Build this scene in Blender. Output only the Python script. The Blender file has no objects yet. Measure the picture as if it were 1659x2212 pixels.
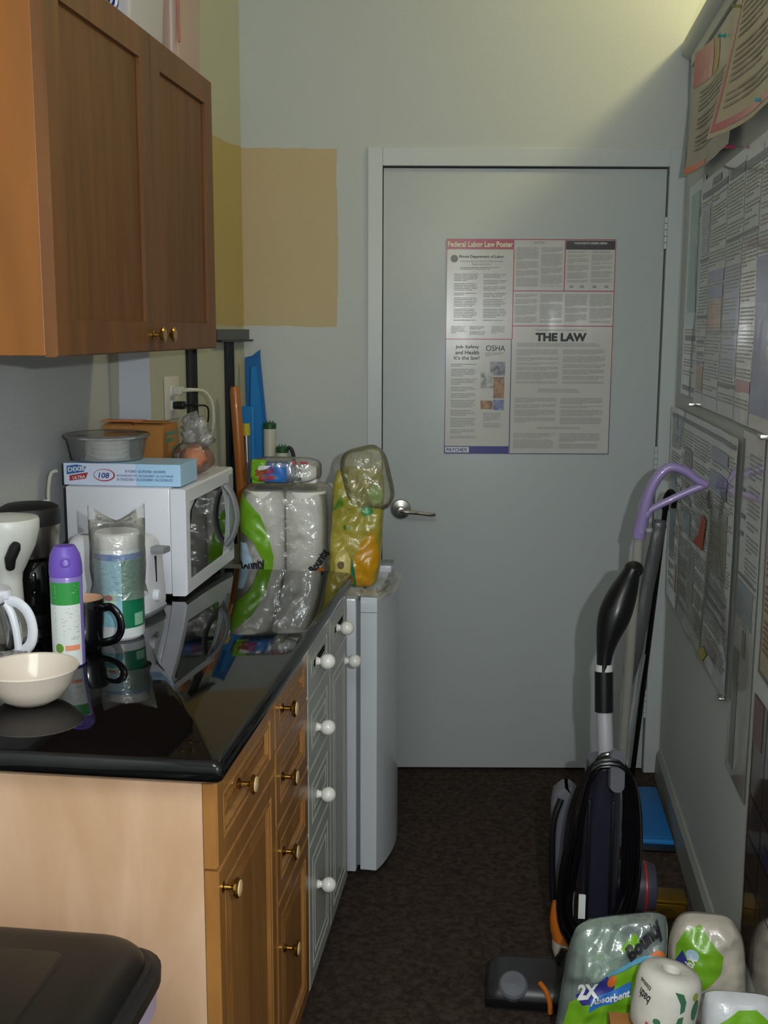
import bpy, bmesh, math, random
from mathutils import Vector, Matrix, noise
random.seed(7)
SC = bpy.context.scene
COL = SC.collection
PI = math.pi
YAW = math.radians(7.03)
CAMH = 1.52

# ------------------------------------------------------------------ camera
cam = bpy.data.cameras.new('camera'); camo = bpy.data.objects.new('camera', cam); COL.objects.link(camo)
cam.sensor_fit = 'VERTICAL'; cam.sensor_height = 24.0; cam.lens = 2400.0 / 2212.0 * 24.0
cam.clip_start = 0.02
_p = math.atan(394 / 2400.0); _r = math.atan(0.004)
_R0 = Vector((math.cos(YAW), math.sin(YAW), 0)); _F = Vector((-math.sin(YAW), math.cos(YAW), 0)); _Z = Vector((0, 0, 1))
_fw = _F * math.cos(_p) - _Z * math.sin(_p); _U0 = _F * math.sin(_p) + _Z * math.cos(_p)
_ri = _R0 * math.cos(_r) + _U0 * math.sin(_r); _up = -_R0 * math.sin(_r) + _U0 * math.cos(_r)
camo.matrix_world = Matrix(((_ri.x, _up.x, -_fw.x, 0), (_ri.y, _up.y, -_fw.y, 0), (_ri.z, _up.z, -_fw.z, CAMH), (0, 0, 0, 1)))
SC.camera = camo

# ------------------------------------------------------------------ world, lights, exposure
w = bpy.data.worlds.new('room_air'); SC.world = w; w.use_nodes = True
w.node_tree.nodes['Background'].inputs[0].default_value = (0.94, 1.0, 0.98, 1)
w.node_tree.nodes['Background'].inputs[1].default_value = 0.06
def lamp(name, kind, loc, power, color, **kw):
    l = bpy.data.lights.new(name, kind); l.energy = power; l.color = color
    for k, v in kw.items(): setattr(l, k, v)
    o = bpy.data.objects.new(name, l); COL.objects.link(o); o.location = loc
    return o
lamp('camera_flash', 'POINT', (0.16, 0.0, 1.60), 76, (0.94, 0.98, 1.0), shadow_soft_size=0.012)
_a = lamp('added_fill_light', 'AREA', (-0.2, -0.6, 3.08), 36, (0.95, 1.0, 0.95), shape='RECTANGLE', size=1.2, size_y=1.2)  # added overhead fill, unseen, lifts the ambient level
lamp('neighbour_room_bulb', 'POINT', (1.02, 3.22, 2.95), 30, (1.0, 0.88, 0.42), shadow_soft_size=0.09)
vs = SC.view_settings
vs.view_transform = 'Standard'; vs.look = 'None'; vs.exposure = 0.08; vs.gamma = 1.0; vs.use_curve_mapping = False

# ------------------------------------------------------------------ materials
def lin(c):
    if isinstance(c, str): c = tuple(int(c[i:i+2], 16) / 255 for i in (0, 2, 4))
    return tuple((x / 12.92 if x <= .04045 else ((x + .055) / 1.055) ** 2.4) for x in c) + (1.0,)
MATS = {}
def mat(name, col, rough=.5, metal=0., spec=.5, var=None, scale=8., stretch=(1, 1, 1), bump=0., bscale=60., coat=0., trans=0., ior=1.45, alpha=1., detail=4.):
    """principled material; var = second colour mixed in by stretched noise"""
    if name in MATS: return MATS[name]
    m = bpy.data.materials.new(name); m.use_nodes = True; nt = m.node_tree; N = nt.nodes; L = nt.links
    b = N['Principled BSDF']
    b.inputs['Base Color'].default_value = lin(col); b.inputs['Roughness'].default_value = rough
    b.inputs['Metallic'].default_value = metal; b.inputs['Specular IOR Level'].default_value = spec
    b.inputs['Coat Weight'].default_value = coat; b.inputs['Coat Roughness'].default_value = .04
    b.inputs['Transmission Weight'].default_value = trans; b.inputs['IOR'].default_value = ior; b.inputs['Alpha'].default_value = alpha
    if var or bump:
        tc = N.new('ShaderNodeTexCoord'); mp = N.new('ShaderNodeMapping'); mp.inputs['Scale'].default_value = stretch
        L.new(tc.outputs['Object'], mp.inputs['Vector'])
    if var:
        nz = N.new('ShaderNodeTexNoise'); nz.inputs['Scale'].default_value = scale; nz.inputs['Detail'].default_value = detail
        nz.inputs['Distortion'].default_value = .6
        L.new(mp.outputs[0], nz.inputs['Vector'])
        cr = N.new('ShaderNodeValToRGB'); cr.color_ramp.elements[0].position = .35; cr.color_ramp.elements[1].position = .65
        cr.color_ramp.elements[0].color = lin(col); cr.color_ramp.elements[1].color = lin(var)
        L.new(nz.outputs['Fac'], cr.inputs[0]); L.new(cr.outputs[0], b.inputs['Base Color'])
    if bump:
        n2 = N.new('ShaderNodeTexNoise'); n2.inputs['Scale'].default_value = bscale; n2.inputs['Detail'].default_value = 3
        L.new(mp.outputs[0], n2.inputs['Vector'])
        bp = N.new('ShaderNodeBump'); bp.inputs['Strength'].default_value = bump; bp.inputs['Distance'].default_value = .01
        L.new(n2.outputs['Fac'], bp.inputs['Height']); L.new(bp.outputs[0], b.inputs['Normal'])
    MATS[name] = m
    return m
def film(name, tint='ffffff', white=.06, gloss=.10, rough=.12, bscale=35., bump=.6, clear=.98):
    """thin clear plastic: transparent sheet with fresnel gloss and a little haze"""
    if name in MATS: return MATS[name]
    m = bpy.data.materials.new(name); m.use_nodes = True; nt = m.node_tree; N = nt.nodes; L = nt.links
    N.remove(N['Principled BSDF']); out = N['Material Output']
    tr = N.new('ShaderNodeBsdfTransparent'); c = lin(tint); tr.inputs[0].default_value = tuple((1 - (1 - c[k]) * .4) * clear for k in range(3)) + (1,)
    df = N.new('ShaderNodeBsdfDiffuse'); df.inputs[0].default_value = lin(tint)
    gl = N.new('ShaderNodeBsdfGlossy'); gl.inputs['Roughness'].default_value = rough
    tc = N.new('ShaderNodeTexCoord'); nz = N.new('ShaderNodeTexNoise'); nz.inputs['Scale'].default_value = bscale; nz.inputs['Detail'].default_value = 2
    nz.inputs['Distortion'].default_value = 1.2
    L.new(tc.outputs['Object'], nz.inputs['Vector'])
    bp = N.new('ShaderNodeBump'); bp.inputs['Strength'].default_value = bump * .45; bp.inputs['Distance'].default_value = .012
    L.new(nz.outputs['Fac'], bp.inputs['Height']); L.new(bp.outputs[0], gl.inputs['Normal'])
    fr = N.new('ShaderNodeFresnel'); fr.inputs[0].default_value = 1.45;
    ad = N.new('ShaderNodeMath'); ad.operation = 'ADD'; ad.use_clamp = True; ad.inputs[1].default_value = gloss; L.new(fr.outputs[0], ad.inputs[0])
    m1 = N.new('ShaderNodeMixShader'); m1.inputs[0].default_value = white; L.new(tr.outputs[0], m1.inputs[1]); L.new(df.outputs[0], m1.inputs[2])
    m2 = N.new('ShaderNodeMixShader'); L.new(ad.outputs[0], m2.inputs[0]); L.new(m1.outputs[0], m2.inputs[1]); L.new(gl.outputs[0], m2.inputs[2])
    L.new(m2.outputs[0], out.inputs['Surface'])
    MATS[name] = m
    return m
def patched(name, col, patches, rough=.6, bump=.05):
    """wall paint with touched-up or otherwise coloured rectangles: (second colour, axis, lo, hi, zlo, zhi) in world coordinates along the wall's length"""
    m = mat(name, col, rough, bump=bump, bscale=120.); nt = m.node_tree; N = nt.nodes; L = nt.links; b = N['Principled BSDF']
    geo = N.new('ShaderNodeNewGeometry'); nz = N.new('ShaderNodeTexNoise'); nz.inputs['Scale'].default_value = 9
    L.new(geo.outputs['Position'], nz.inputs['Vector'])
    sc = N.new('ShaderNodeVectorMath'); sc.operation = 'MULTIPLY_ADD'; sc.inputs[1].default_value = (.02, .02, .02)
    L.new(nz.outputs['Color'], sc.inputs[0]); L.new(geo.outputs['Position'], sc.inputs[2])
    sp = N.new('ShaderNodeSeparateXYZ'); L.new(sc.outputs[0], sp.inputs[0])
    prev = None
    for (c2, ax, lo, hi, zlo, zhi) in patches:
        fac = None
        for out, op, val in ((ax, 'GREATER_THAN', lo), (ax, 'LESS_THAN', hi), ('Z', 'GREATER_THAN', zlo), ('Z', 'LESS_THAN', zhi)):
            c = N.new('ShaderNodeMath'); c.operation = op; c.inputs[1].default_value = val; L.new(sp.outputs[out], c.inputs[0])
            if fac is None: fac = c
            else:
                mu = N.new('ShaderNodeMath'); mu.operation = 'MULTIPLY'; L.new(fac.outputs[0], mu.inputs[0]); L.new(c.outputs[0], mu.inputs[1]); fac = mu
        mx = N.new('ShaderNodeMix'); mx.data_type = 'RGBA'
        L.new(fac.outputs[0], mx.inputs[0])
        if prev is None: mx.inputs[6].default_value = lin(col)
        else: L.new(prev, mx.inputs[6])
        mx.inputs[7].default_value = lin(c2); prev = mx.outputs[2]
    L.new(prev, b.inputs['Base Color'])
    return m

# ------------------------------------------------------------------ geometry helpers
class M:
    def __init__(s): s.v = []; s.f = []; s.mi = []; s.cur = 0
    def add(s, vs, fs, mx=None):
        o = len(s.v)
        s.v += [(mx @ Vector(p)) if mx is not None else Vector(p) for p in vs]
        for f in fs: s.f.append([i + o for i in f]); s.mi.append(s.cur)
        return s
    def box(s, x0, x1, y0, y1, z0, z1, mx=None):
        return s.add([(x0, y0, z0), (x1, y0, z0), (x1, y1, z0), (x0, y1, z0), (x0, y0, z1), (x1, y0, z1), (x1, y1, z1), (x0, y1, z1)],
                     [(3, 2, 1, 0), (4, 5, 6, 7), (0, 1, 5, 4), (1, 2, 6, 5), (2, 3, 7, 6), (3, 0, 4, 7)], mx)
    def loft(s, rings, cap0=True, cap1=True, mx=None, closed=False):
        n = len(rings[0]); vs = [p for r in rings for p in r]; fs = []
        R = len(rings)
        for i in range(R if closed else R - 1):
            a = i * n; b = ((i + 1) % R) * n
            for j in range(n): fs.append((a + j, a + (j + 1) % n, b + (j + 1) % n, b + j))
        if not closed:
            if cap0: fs.append(tuple(reversed(range(n))))
            if cap1: fs.append(tuple(range((R - 1) * n, R * n)))
        return s.add(vs, fs, mx)
    def lathe(s, prof, mx=None, n=32, cap=True, sx=1., sy=1.):
        return s.loft([[(r * sx * math.cos(2 * PI * k / n), r * sy * math.sin(2 * PI * k / n), z) for k in range(n)] for r, z in prof], cap, cap, mx)
    def tube(s, pts, r, n=10, closed=False, sx=1., sy=1., upv=None):
        pts = [Vector(p) for p in pts]; R = len(pts); rings = []; ref = upv
        for i, p in enumerate(pts):
            a = pts[i - 1] if (i or closed) else p; b = pts[(i + 1) % R] if (i < R - 1 or closed) else p
            t = (b - a).normalized()
            if ref is None: ref = Vector((0, 0, 1)) if abs(t.z) < .9 else Vector((1, 0, 0))
            u = (ref - t * ref.dot(t)).normalized(); v = t.cross(u)
            if upv is None: ref = u
            rr = r[i] if isinstance(r, (list, tuple)) else r
            rings.append([p + u * (rr * sx * math.cos(2 * PI * k / n)) + v * (rr * sy * math.sin(2 * PI * k / n)) for k in range(n)])
        return s.loft(rings, closed=closed)
    def grid(s, fn, u0, u1, v0, v1, nu, nv, flip=False):
        vs = [fn(u0 + (u1 - u0) * i / nu, v0 + (v1 - v0) * j / nv) for j in range(nv + 1) for i in range(nu + 1)]
        fs = []
        for j in range(nv):
            for i in range(nu):
                a = j * (nu + 1) + i; q = (a, a + 1, a + nu + 2, a + nu + 1); fs.append(tuple(reversed(q)) if flip else q)
        return s.add(vs, fs)
    def sheet(s, fn, u0, u1, v0, v1, nu, nv, t=.0006):
        """closed thin sheet; fn(u,v,off)"""
        s.grid(lambda u, v: fn(u, v, 0.), u0, u1, v0, v1, nu, nv); s.grid(lambda u, v: fn(u, v, -t), u0, u1, v0, v1, nu, nv, True)
        return s
    def build(s, name, m=None, parent=None, smooth=35, bevel=0., seg=2, merge=0., **tags):
        me = bpy.data.meshes.new(name); org = ORG.get(parent.name) if parent else None
        if org is None:
            xs = [p.x for p in s.v]; ys = [p.y for p in s.v]; zs = [p.z for p in s.v]
            org = Vector(((min(xs) + max(xs)) / 2, (min(ys) + max(ys)) / 2, min(zs)))
        bm = bmesh.new(); bv = [bm.verts.new(p - org) for p in s.v]
        for f, mi in zip(s.f, s.mi):
            try: bm.faces.new([bv[i] for i in f]).material_index = mi
            except ValueError: pass
        if merge: bmesh.ops.remove_doubles(bm, verts=bm.verts, dist=merge)
        bmesh.ops.recalc_face_normals(bm, faces=bm.faces)
        if bevel:
            bm.normal_update()
            es = [e for e in bm.edges if len(e.link_faces) == 2 and e.calc_face_angle(0) > .6]
            bmesh.ops.bevel(bm, geom=es, offset=bevel, segments=seg, profile=.5, affect='EDGES', clamp_overlap=True)
        bm.to_mesh(me); bm.free()
        for x in (m if isinstance(m, (list, tuple)) else [m]): me.materials.append(x)
        if smooth:
            me.polygons.foreach_set('use_smooth', [True] * len(me.polygons)); me.set_sharp_from_angle(angle=math.radians(smooth))
        o = bpy.data.objects.new(name, me); COL.objects.link(o)
        if parent: o.parent = parent
        else: o.location = org
        ORG[o.name] = org
        for k, v in tags.items(): o[k] = v
        return o
ORG = {}
def thing(name, label, cat, loc, group=None, kind=None):
    o = bpy.data.objects.new(name, None); COL.objects.link(o); o.location = loc; o.empty_display_size = .05
    ORG[o.name] = Vector(loc)
    if label: o['label'] = label
    if cat: o['category'] = cat
    if group: o['group'] = group
    if kind: o['kind'] = kind
    return o
def tag(o, label=None, cat=None, group=None, kind=None):
    for k, v in (('label', label), ('category', cat), ('group', group), ('kind', kind)):
        if v: o[k] = v
    return o
T = Matrix.Translation
def RX(a): return Matrix.Rotation(math.radians(a), 4, 'X')
def RY(a): return Matrix.Rotation(math.radians(a), 4, 'Y')
def RZ(a): return Matrix.Rotation(math.radians(a), 4, 'Z')
AX = RY(90)     # lathe axis along +X
def nz(x, y, z, s=1.): return noise.noise(Vector((x * s, y * s, z * s)))
def rrect(cx, cy, hx, hy, r, z, n=6):
    pts = []
    for qx, qy, a0 in ((1, 1, 0), (-1, 1, 90), (-1, -1, 180), (1, -1, 270)):
        for k in range(n + 1):
            a = math.radians(a0 + 90 * k / n); pts.append((cx + qx * (hx - r) + r * math.cos(a), cy + qy * (hy - r) + r * math.sin(a), z))
    return pts
def spline(pts, n=8, closed=False):
    P = [Vector(p) for p in pts]; out = []; L = len(P)
    for i in range(L if closed else L - 1):
        g = lambda k: P[k % L] if closed else P[max(0, min(L - 1, k))]
        a, b, c, d = g(i - 1), g(i), g(i + 1), g(i + 2)
        for k in range(n):
            t = k / n
            out.append(.5 * ((2 * b) + (c - a) * t + (2 * a - 5 * b + 4 * c - d) * t * t + (3 * b - a - 3 * c + d) * t ** 3))
    if not closed: out.append(P[-1])
    return out
# ---- flat print laid on a surface fn(x, y, off)
def slice_map(bm, fn, off, step, mm):
    if step:
        xs = [v.co.x for v in bm.verts]; ys = [v.co.y for v in bm.verts]
        for lo, hi, no in ((min(xs), max(xs), (1, 0, 0)), (min(ys), max(ys), (0, 1, 0))):
            k = math.floor(lo / step) + 1
            while k * step < hi:
                bmesh.ops.bisect_plane(bm, geom=bm.verts[:] + bm.edges[:] + bm.faces[:], plane_co=Vector(no) * (k * step), plane_no=no, dist=1e-7); k += 1
    bm.verts.index_update()
    mm.add([fn(v.co.x, v.co.y, off) for v in bm.verts], [[v.index for v in f.verts] for f in bm.faces])
def poly(mm, pts, fn, off=.0004, step=0):
    bm = bmesh.new(); f = bm.faces.new([bm.verts.new((p[0], p[1], 0)) for p in pts])
    if step or len(pts) > 4: bmesh.ops.triangulate(bm, faces=[f])
    slice_map(bm, fn, off, step * .45 if .01 <= step < .03 else step, mm); bm.free()
def rect(mm, x0, x1, y0, y1, fn, off=.0004, step=0): poly(mm, [(x0, y0), (x1, y0), (x1, y1), (x0, y1)], fn, off, step)
def ell(cx, cy, rx, ry, n=28): return [(cx + rx * math.cos(2 * PI * k / n), cy + ry * math.sin(2 * PI * k / n)) for k in range(n)]
def lettering(name, body, fn, x, y, w=None, h=None, m=None, parent=None, bold=0., shear=0., step=0, off=.0008, rot=0., align='c', **tags):
    cu = bpy.data.curves.new('t', 'FONT'); cu.body = body; cu.shear = shear; cu.offset = bold; cu.resolution_u = 3
    to = bpy.data.objects.new('t', cu); me = bpy.data.meshes.new_from_object(to)
    bm = bmesh.new(); bm.from_mesh(me); bpy.data.objects.remove(to); bpy.data.curves.remove(cu); bpy.data.meshes.remove(me)
    xs = [v.co.x for v in bm.verts]; ys = [v.co.y for v in bm.verts]
    x0, x1, y0, y1 = min(xs), max(xs), min(ys), max(ys)
    sx = w / (x1 - x0) if w else h / (y1 - y0); sy = h / (y1 - y0) if h else sx
    ca, sa = math.cos(math.radians(rot)), math.sin(math.radians(rot))
    for v in bm.verts:
        px = (v.co.x - (x0 if align == 'l' else (x0 + x1) / 2)) * sx; py = (v.co.y - (y0 + y1) / 2) * sy
        v.co = Vector((x + px * ca - py * sa, y + px * sa + py * ca, 0))
    mm = M(); slice_map(bm, fn, off, step * .5, mm); bm.free()
    return mm.build(name, m, parent, smooth=0, **tags)
def fine(mm, x0, x1, y0, y1, fn, pitch, fill=.45, off=.0006, ragged=.12, para=7):
    """rows of small print as thin word bars between y1 (top) and y0"""
    y = y1; k = 0; sg = 1 if x1 > x0 else -1; W = abs(x1 - x0)
    nxt = random.randint(3, para)
    while y - pitch > y0:
        k += 1
        if k == nxt: k = 0; nxt = random.randint(3, para); y -= pitch; continue
        e = W * (1 - random.random() * ragged) if k + 1 < nxt else W * random.uniform(.3, .9)
        p = 0.
        while p < e - pitch:
            q = min(e, p + random.uniform(4, 14) * pitch)
            rect(mm, x0 + sg * p, x0 + sg * q, y - pitch * fill, y, fn, off); p = q + pitch * .5
        y -= pitch

# ------------------------------------------------------------------ the room
WD = 3.679
def BW(a, z, off=0.): return _F * (WD - off) + _R0 * a + Vector((0, 0, z))
def slab(pts, n, t):
    """closed slab: polygon pts extruded by -n*t"""
    n = Vector(n).normalized(); m = M(); m.loft([[Vector(p) for p in pts], [Vector(p) - n * t for p in pts]]); return m
GREY = 'a9aeab'
m_wall_r = mat('wall_paint_right', 'bcc0bc', .55, bump=.12, bscale=130.)
m_wall_l = mat('wall_paint_left', 'a9abaa', .55, bump=.12, bscale=130.)
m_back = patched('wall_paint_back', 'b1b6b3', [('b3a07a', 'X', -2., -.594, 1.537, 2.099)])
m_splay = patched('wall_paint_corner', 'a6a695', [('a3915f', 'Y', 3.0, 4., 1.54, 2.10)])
m_return = patched('wall_paint_return', 'b6bcc6', [('9a9a8c', 'X', -1.3, -1.068, 0., 4.)])  # pale face with a darker strip beside the left wall
m_carpet = mat('carpet', '3a302a', .95, spec=.1, var='564840', scale=55., bump=.9, bscale=420., detail=8.)
m_base = mat('rubber_baseboard', '8b8c86', .45)
m_trim = mat('painted_steel', 'b3b9b8', .38)
LX = -1.10; RXW = .503
COR = BW(-.460, 0); COR.x = -.907
tag(slab([(-1.4, -1.6, 0), (3.2, -1.6, 0), (3.2, 4.2, 0), (-1.4, 4.2, 0)], (0, 0, 1), .06).build('floor', m_carpet, smooth=0), kind='structure')
tag(slab([(-1.4, -1.6, 3.12), (-1.4, 4.2, 3.12), (3.2, 4.2, 3.12), (3.2, -1.6, 3.12)], (0, 0, -1), .06).build('ceiling', mat('ceiling_paint', 'c9c9c4', .8), smooth=0), kind='structure')
a0, a1 = -.62, 2.6
tag(slab([BW(a0, 0), BW(-.056, 0), BW(-.056, 2.092), BW(.955, 2.092), BW(.955, 0), BW(a1, 0), BW(a1, 3.12), BW(a0, 3.12)], BW(0, 0, 1) - BW(0, 0, 0), .1).build('wall_back', m_back, smooth=0), kind='structure')
tag(slab([(LX, -1.6, 0), (LX, 2.895, 0), (LX, 2.895, 3.12), (LX, -1.6, 3.12)], (1, 0, 0), .1).build('wall_left', m_wall_l, smooth=0), kind='structure')
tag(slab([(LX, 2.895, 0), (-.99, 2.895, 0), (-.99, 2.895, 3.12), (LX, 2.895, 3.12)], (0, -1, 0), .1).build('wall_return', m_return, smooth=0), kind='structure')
SA = Vector((-.99, 2.895, 0)); SB = Vector((-.907, 3.595, 0)); SD = (SB - SA).normalized(); SN = Vector((SD.y, -SD.x, 0))
def SW(s, z, off=0.): return SA + SD * s + SN * off + Vector((0, 0, z))
tag(slab([SW(0, 0), SW(.73, 0), SW(.73, 3.12), SW(0, 3.12)], SN, .09).build('wall_corner', m_splay, smooth=0), kind='structure')
tag(slab([(RXW, -1.6, 0), (RXW, -1.6, 2.36), (RXW, 3.765, 2.36), (RXW, 3.765, 0)], (-1, 0, 0), .11).build('wall_right', m_wall_r, smooth=0), kind='structure')
tag(M().box(-1.2, 3.2, -1.7, -1.6, 0, 3.12).build('wall_behind', m_wall_l, smooth=0), kind='structure')
tag(M().box(3.2, 3.3, -1.6, 4.2, 0, 3.12).build('wall_far_room', m_wall_l, smooth=0), kind='structure')
# rounded cap along the top of the low partition
cp = []
for y in (-1.6, 3.765):
    cp.append([(RXW - .012, y, 2.36), (RXW - .03, y, 2.372), (RXW - .034, y, 2.395), (RXW - .028, y, 2.413), (RXW - .01, y, 2.422), (RXW + .12, y, 2.422), (RXW + .14, y, 2.40), (RXW + .12, y, 2.36)])
tag(M().loft(cp).build('trim_1', m_wall_r, smooth=50), kind='structure')
tag(M().box(RXW - .010, RXW, -1.6, 3.70, 2.325, 2.36).build('trim_2', m_wall_r, bevel=.003), kind='structure')
bb = []
for y in (-1.6, 3.72): bb.append([(RXW, y, 0), (RXW - .018, y, 0), (RXW - .015, y, .085), (RXW - .006, y, .10), (RXW, y, .102)])
tag(M().loft(bb).build('baseboard_right', m_base, smooth=0), kind='structure')
bl = M(); bl.loft([[BW(a, 0), BW(a, 0, .012), BW(a, .09, .010), BW(a, .10)] for a in (-.455, -.058)])
tag(bl.build('baseboard_back', m_base, smooth=0), kind='structure')

# door with its steel frame
m_door = mat('door_paint', 'b0b6b5', .34, bump=.05, bscale=14.)
m_steel = mat('brushed_nickel', 'b9b6b0', .28, metal=1.)
m_gap = mat('dark_gap', '101010', .9)
door = thing('door_1', 'grey painted flush door with a lever handle, closed in the back wall', None, BW(.45, 0), kind='structure')
def bwbox(mm, a0, a1, z0, z1, o0, o1):
    mm.loft([[BW(a0, z0, o0), BW(a1, z0, o0), BW(a1, z1, o0), BW(a0, z1, o0)], [BW(a0, z0, o1), BW(a1, z0, o1), BW(a1, z1, o1), BW(a0, z1, o1)]]); return mm
def bwlathe(mm, prof, a, z, off, n=28):
    mx = Matrix.Translation(BW(a, z, off)) @ Matrix.Rotation(YAW, 4, 'Z') @ RX(90); mm.lathe(prof, mx, n); return mm
bwbox(M(), -.0058, .9025, .012, 2.0305, -.04, -.006).build('door_panel', m_door, door, bevel=.002)
fr = M(); bwbox(fr, -.056, -.0085, 0, 2.092, -.09, .006); bwbox(fr, .9075, .955, 0, 2.092, -.09, .006); bwbox(fr, -.0085, .9075, 2.036, 2.092, -.09, .006)
fr.build('door_frame', m_trim, door, smooth=0, bevel=.0015)
bwbox(M(), -.0084, .9074, 0, 2.0355, -.095, -.06).build('gap_backing', m_gap, door, smooth=0)  # near-black sheet behind the door paints shade into the gap
for z in (1.83, 1.09, .25):
    h = M()
    mx = Matrix.Translation(BW(.904, z, .002))
    for k in range(5): h.lathe([(.0055, -.0095), (.0065, -.009), (.0065, .009), (.0055, .0095)], mx @ T((0, 0, (k - 2) * .0202)), 12)
    h.build('hinge', m_trim, door)
hd = M(); bwlathe(hd, [(.034, 0), (.0345, .006), (.031, .011), (.020, .014), (.012, .016), (.0115, .05), (.0, .052)], .056, .926, -.006)
hs = hd.build('door_handle', m_steel, door, label='round nickel rose of the door handle')
lv = M(); lv.tube(spline([BW(.056, .926, .045), BW(.075, .925, .05), BW(.11, .921, .047), BW(.15, .915, .043), BW(.168, .914, .036)], 6), [.0095] * 12 + [.008] * 13, 12, sy=1., sx=.8)
lv.build('lever', m_steel, hs)

# ------------------------------------------------------------------ base cabinets, worktop
m_maple = mat('pale_maple_laminate', 'c2a083', .38, var='b38f6f', scale=5., stretch=(2.2, 2.2, .5), detail=6.)
m_oak = mat('honey_wood', '9c6c37', .34, var='87592a', scale=9., stretch=(3, 3, .35), coat=.15)
m_oak_edge = mat('honey_wood_edge', 'b98a5e', .4, var='b07f50', scale=9., stretch=(3, 3, .5))
m_white = mat('white_lacquer', 'a9aaa2', .35)
m_whiteline = mat('white_lacquer_body', 'b8b9b4', .4)
m_brass = mat('polished_brass', 'b58f45', .22, metal=1.)
m_ivory = mat('ivory_face', 'c9a97a', .3)
m_china = mat('white_china', 'e2dfd8', .18, coat=.4)
m_kick = mat('plinth_black', '15120f', .8)
m_granite = mat('black_granite', '050506', .035, spec=.55, var='0d0d0e', scale=260.)
def front(name, y0, y1, z0, z1, x0, t, prof, m, parent, edge=None):
    """framed front facing +X; prof = (inset, depth back from the face)"""
    rings = []
    for ins, dep in [(0, t), (0, .003), (.003, 0)] + list(prof):
        x = x0 + t - dep; rings.append([(x, y0 + ins, z0 + ins), (x, y1 - ins, z0 + ins), (x, y1 - ins, z1 - ins), (x, y0 + ins, z1 - ins)])
    return M().loft(rings).build(name, m, parent, smooth=0)
P_WOOD = [(.034, 0), (.036, .004), (.040, .004), (.042, .001), (.046, .001), (.050, .009), (.056, .009)]
P_WHITE = [(.036, 0), (.038, .003), (.043, .003), (.045, 0), (.060, 0), (.062, .0025), (.066, .0025), (.068, 0)]
def wood_panel(y0, y1, z0, z1, xf, parent):
    ins = .058; q = [(ins, .0), (ins, -.004), (ins + .02, -.0075)]
    rings = [[(xf - .009 - d, y0 + i, z0 + i), (xf - .009 - d, y1 - i, z0 + i), (xf - .009 - d, y1 - i, z1 - i), (xf - .009 - d, y0 + i, z1 - i)] for i, d in [(ins, .003)] + [(a, b) for a, b in q]]
    M().loft(rings).build('panel', m_oak, parent, smooth=0)
def brass_knob(x, y, z, parent):
    mx = T((x, y, z)) @ AX
    k = M().lathe([(.009, -.001), (.009, .002), (.0045, .004), (.004, .014), (.007, .018), (.0155, .021), (.0165, .025), (.013, .0275)], mx, 24).build('knob', m_brass, parent, label='brass knob')
    return k
def ivory_disc(x, y, z, parent):
    M().lathe([(.0128, .0272), (.012, .0292), (.006, .0306), (.0, .0308)], T((x, y, z)) @ AX, 20, cap=False).build('knob_face', m_ivory, parent)
def china_knob(x, y, z, parent, r=.0175):
    p = [(.0095, -.001), (.0105, .002), (.0085, .005), (.0075, .011)]
    for k in range(1, 13):
        a = -PI / 2 + .45 + (PI - .45) * k / 12; p.append((max(.0003, r * math.cos(a)), .011 + r * .88 + r * math.sin(a)))
    M().lathe(p, T((x, y, z)) @ AX, 22).build('knob', m_china, parent, label='round white china knob')
XB = -.462      # face of the cabinet bodies
T_F = .022
BB = .10
# wooden unit with one drawer over a door
c1 = thing('base_cabinet', 'honey wood base cabinet with one drawer above a door and pale maple end panel', 'cabinet', (-.76, 1.73, 0))
M().box(LX + .003, XB - .004, 1.546, 1.923, BB, .862).build('body', m_oak, c1, smooth=0)
M().box(LX + .003, XB, 1.529, 1.545, 0, .862).build('end_panel', m_maple, c1, smooth=0, label='pale maple end panel')
M().box(LX + .003, -.52, 1.546, 1.923, 0, BB).build('plinth', m_kick, c1, smooth=0)
M().box(XB - .003, XB, 1.546, 1.923, .84, .862).build('top_rail', m_oak_edge, c1, smooth=0)
XF = XB + T_F
d = front('drawer', 1.530, 1.921, .712, .856, XB + .001, T_F, P_WOOD, m_oak, c1); wood_panel(1.530, 1.921, .712, .856, XF, d)
ivory_disc(XF, 1.665, .793, d); brass_knob(XF, 1.665, .793, d)
d = front('door', 1.530, 1.921, .055, .708, XB + .001, T_F, P_WOOD, m_oak, c1); wood_panel(1.530, 1.921, .055, .708, XF, d)
ivory_disc(XF, 1.553, .672, d); brass_knob(XF, 1.553, .672, d)
# wooden four-drawer unit
c2 = thing('drawer_cabinet', 'honey wood base cabinet with a stack of four drawers and brass knobs', 'cabinet', (-.76, 2.08, 0))
M().box(LX + .003, XB, 1.925, 2.240, BB, .862).build('body', m_oak, c2, smooth=0)
M().box(LX + .003, -.52, 1.925, 2.240, 0, BB).build('plinth', m_kick, c2, smooth=0)
for z0, z1, kz in ((.745, .856, .806), (.592, .741, .668), (.436, .588, .514), (.055, .432, .31)):
    d = front('drawer', 1.928, 2.238, z0, z1, XB + .001, T_F, P_WOOD, m_oak, c2); wood_panel(1.928, 2.238, z0, z1, XF, d)
    ivory_disc(XF, 1.995, kz, d); brass_knob(XF, 1.995, kz, d)
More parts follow.
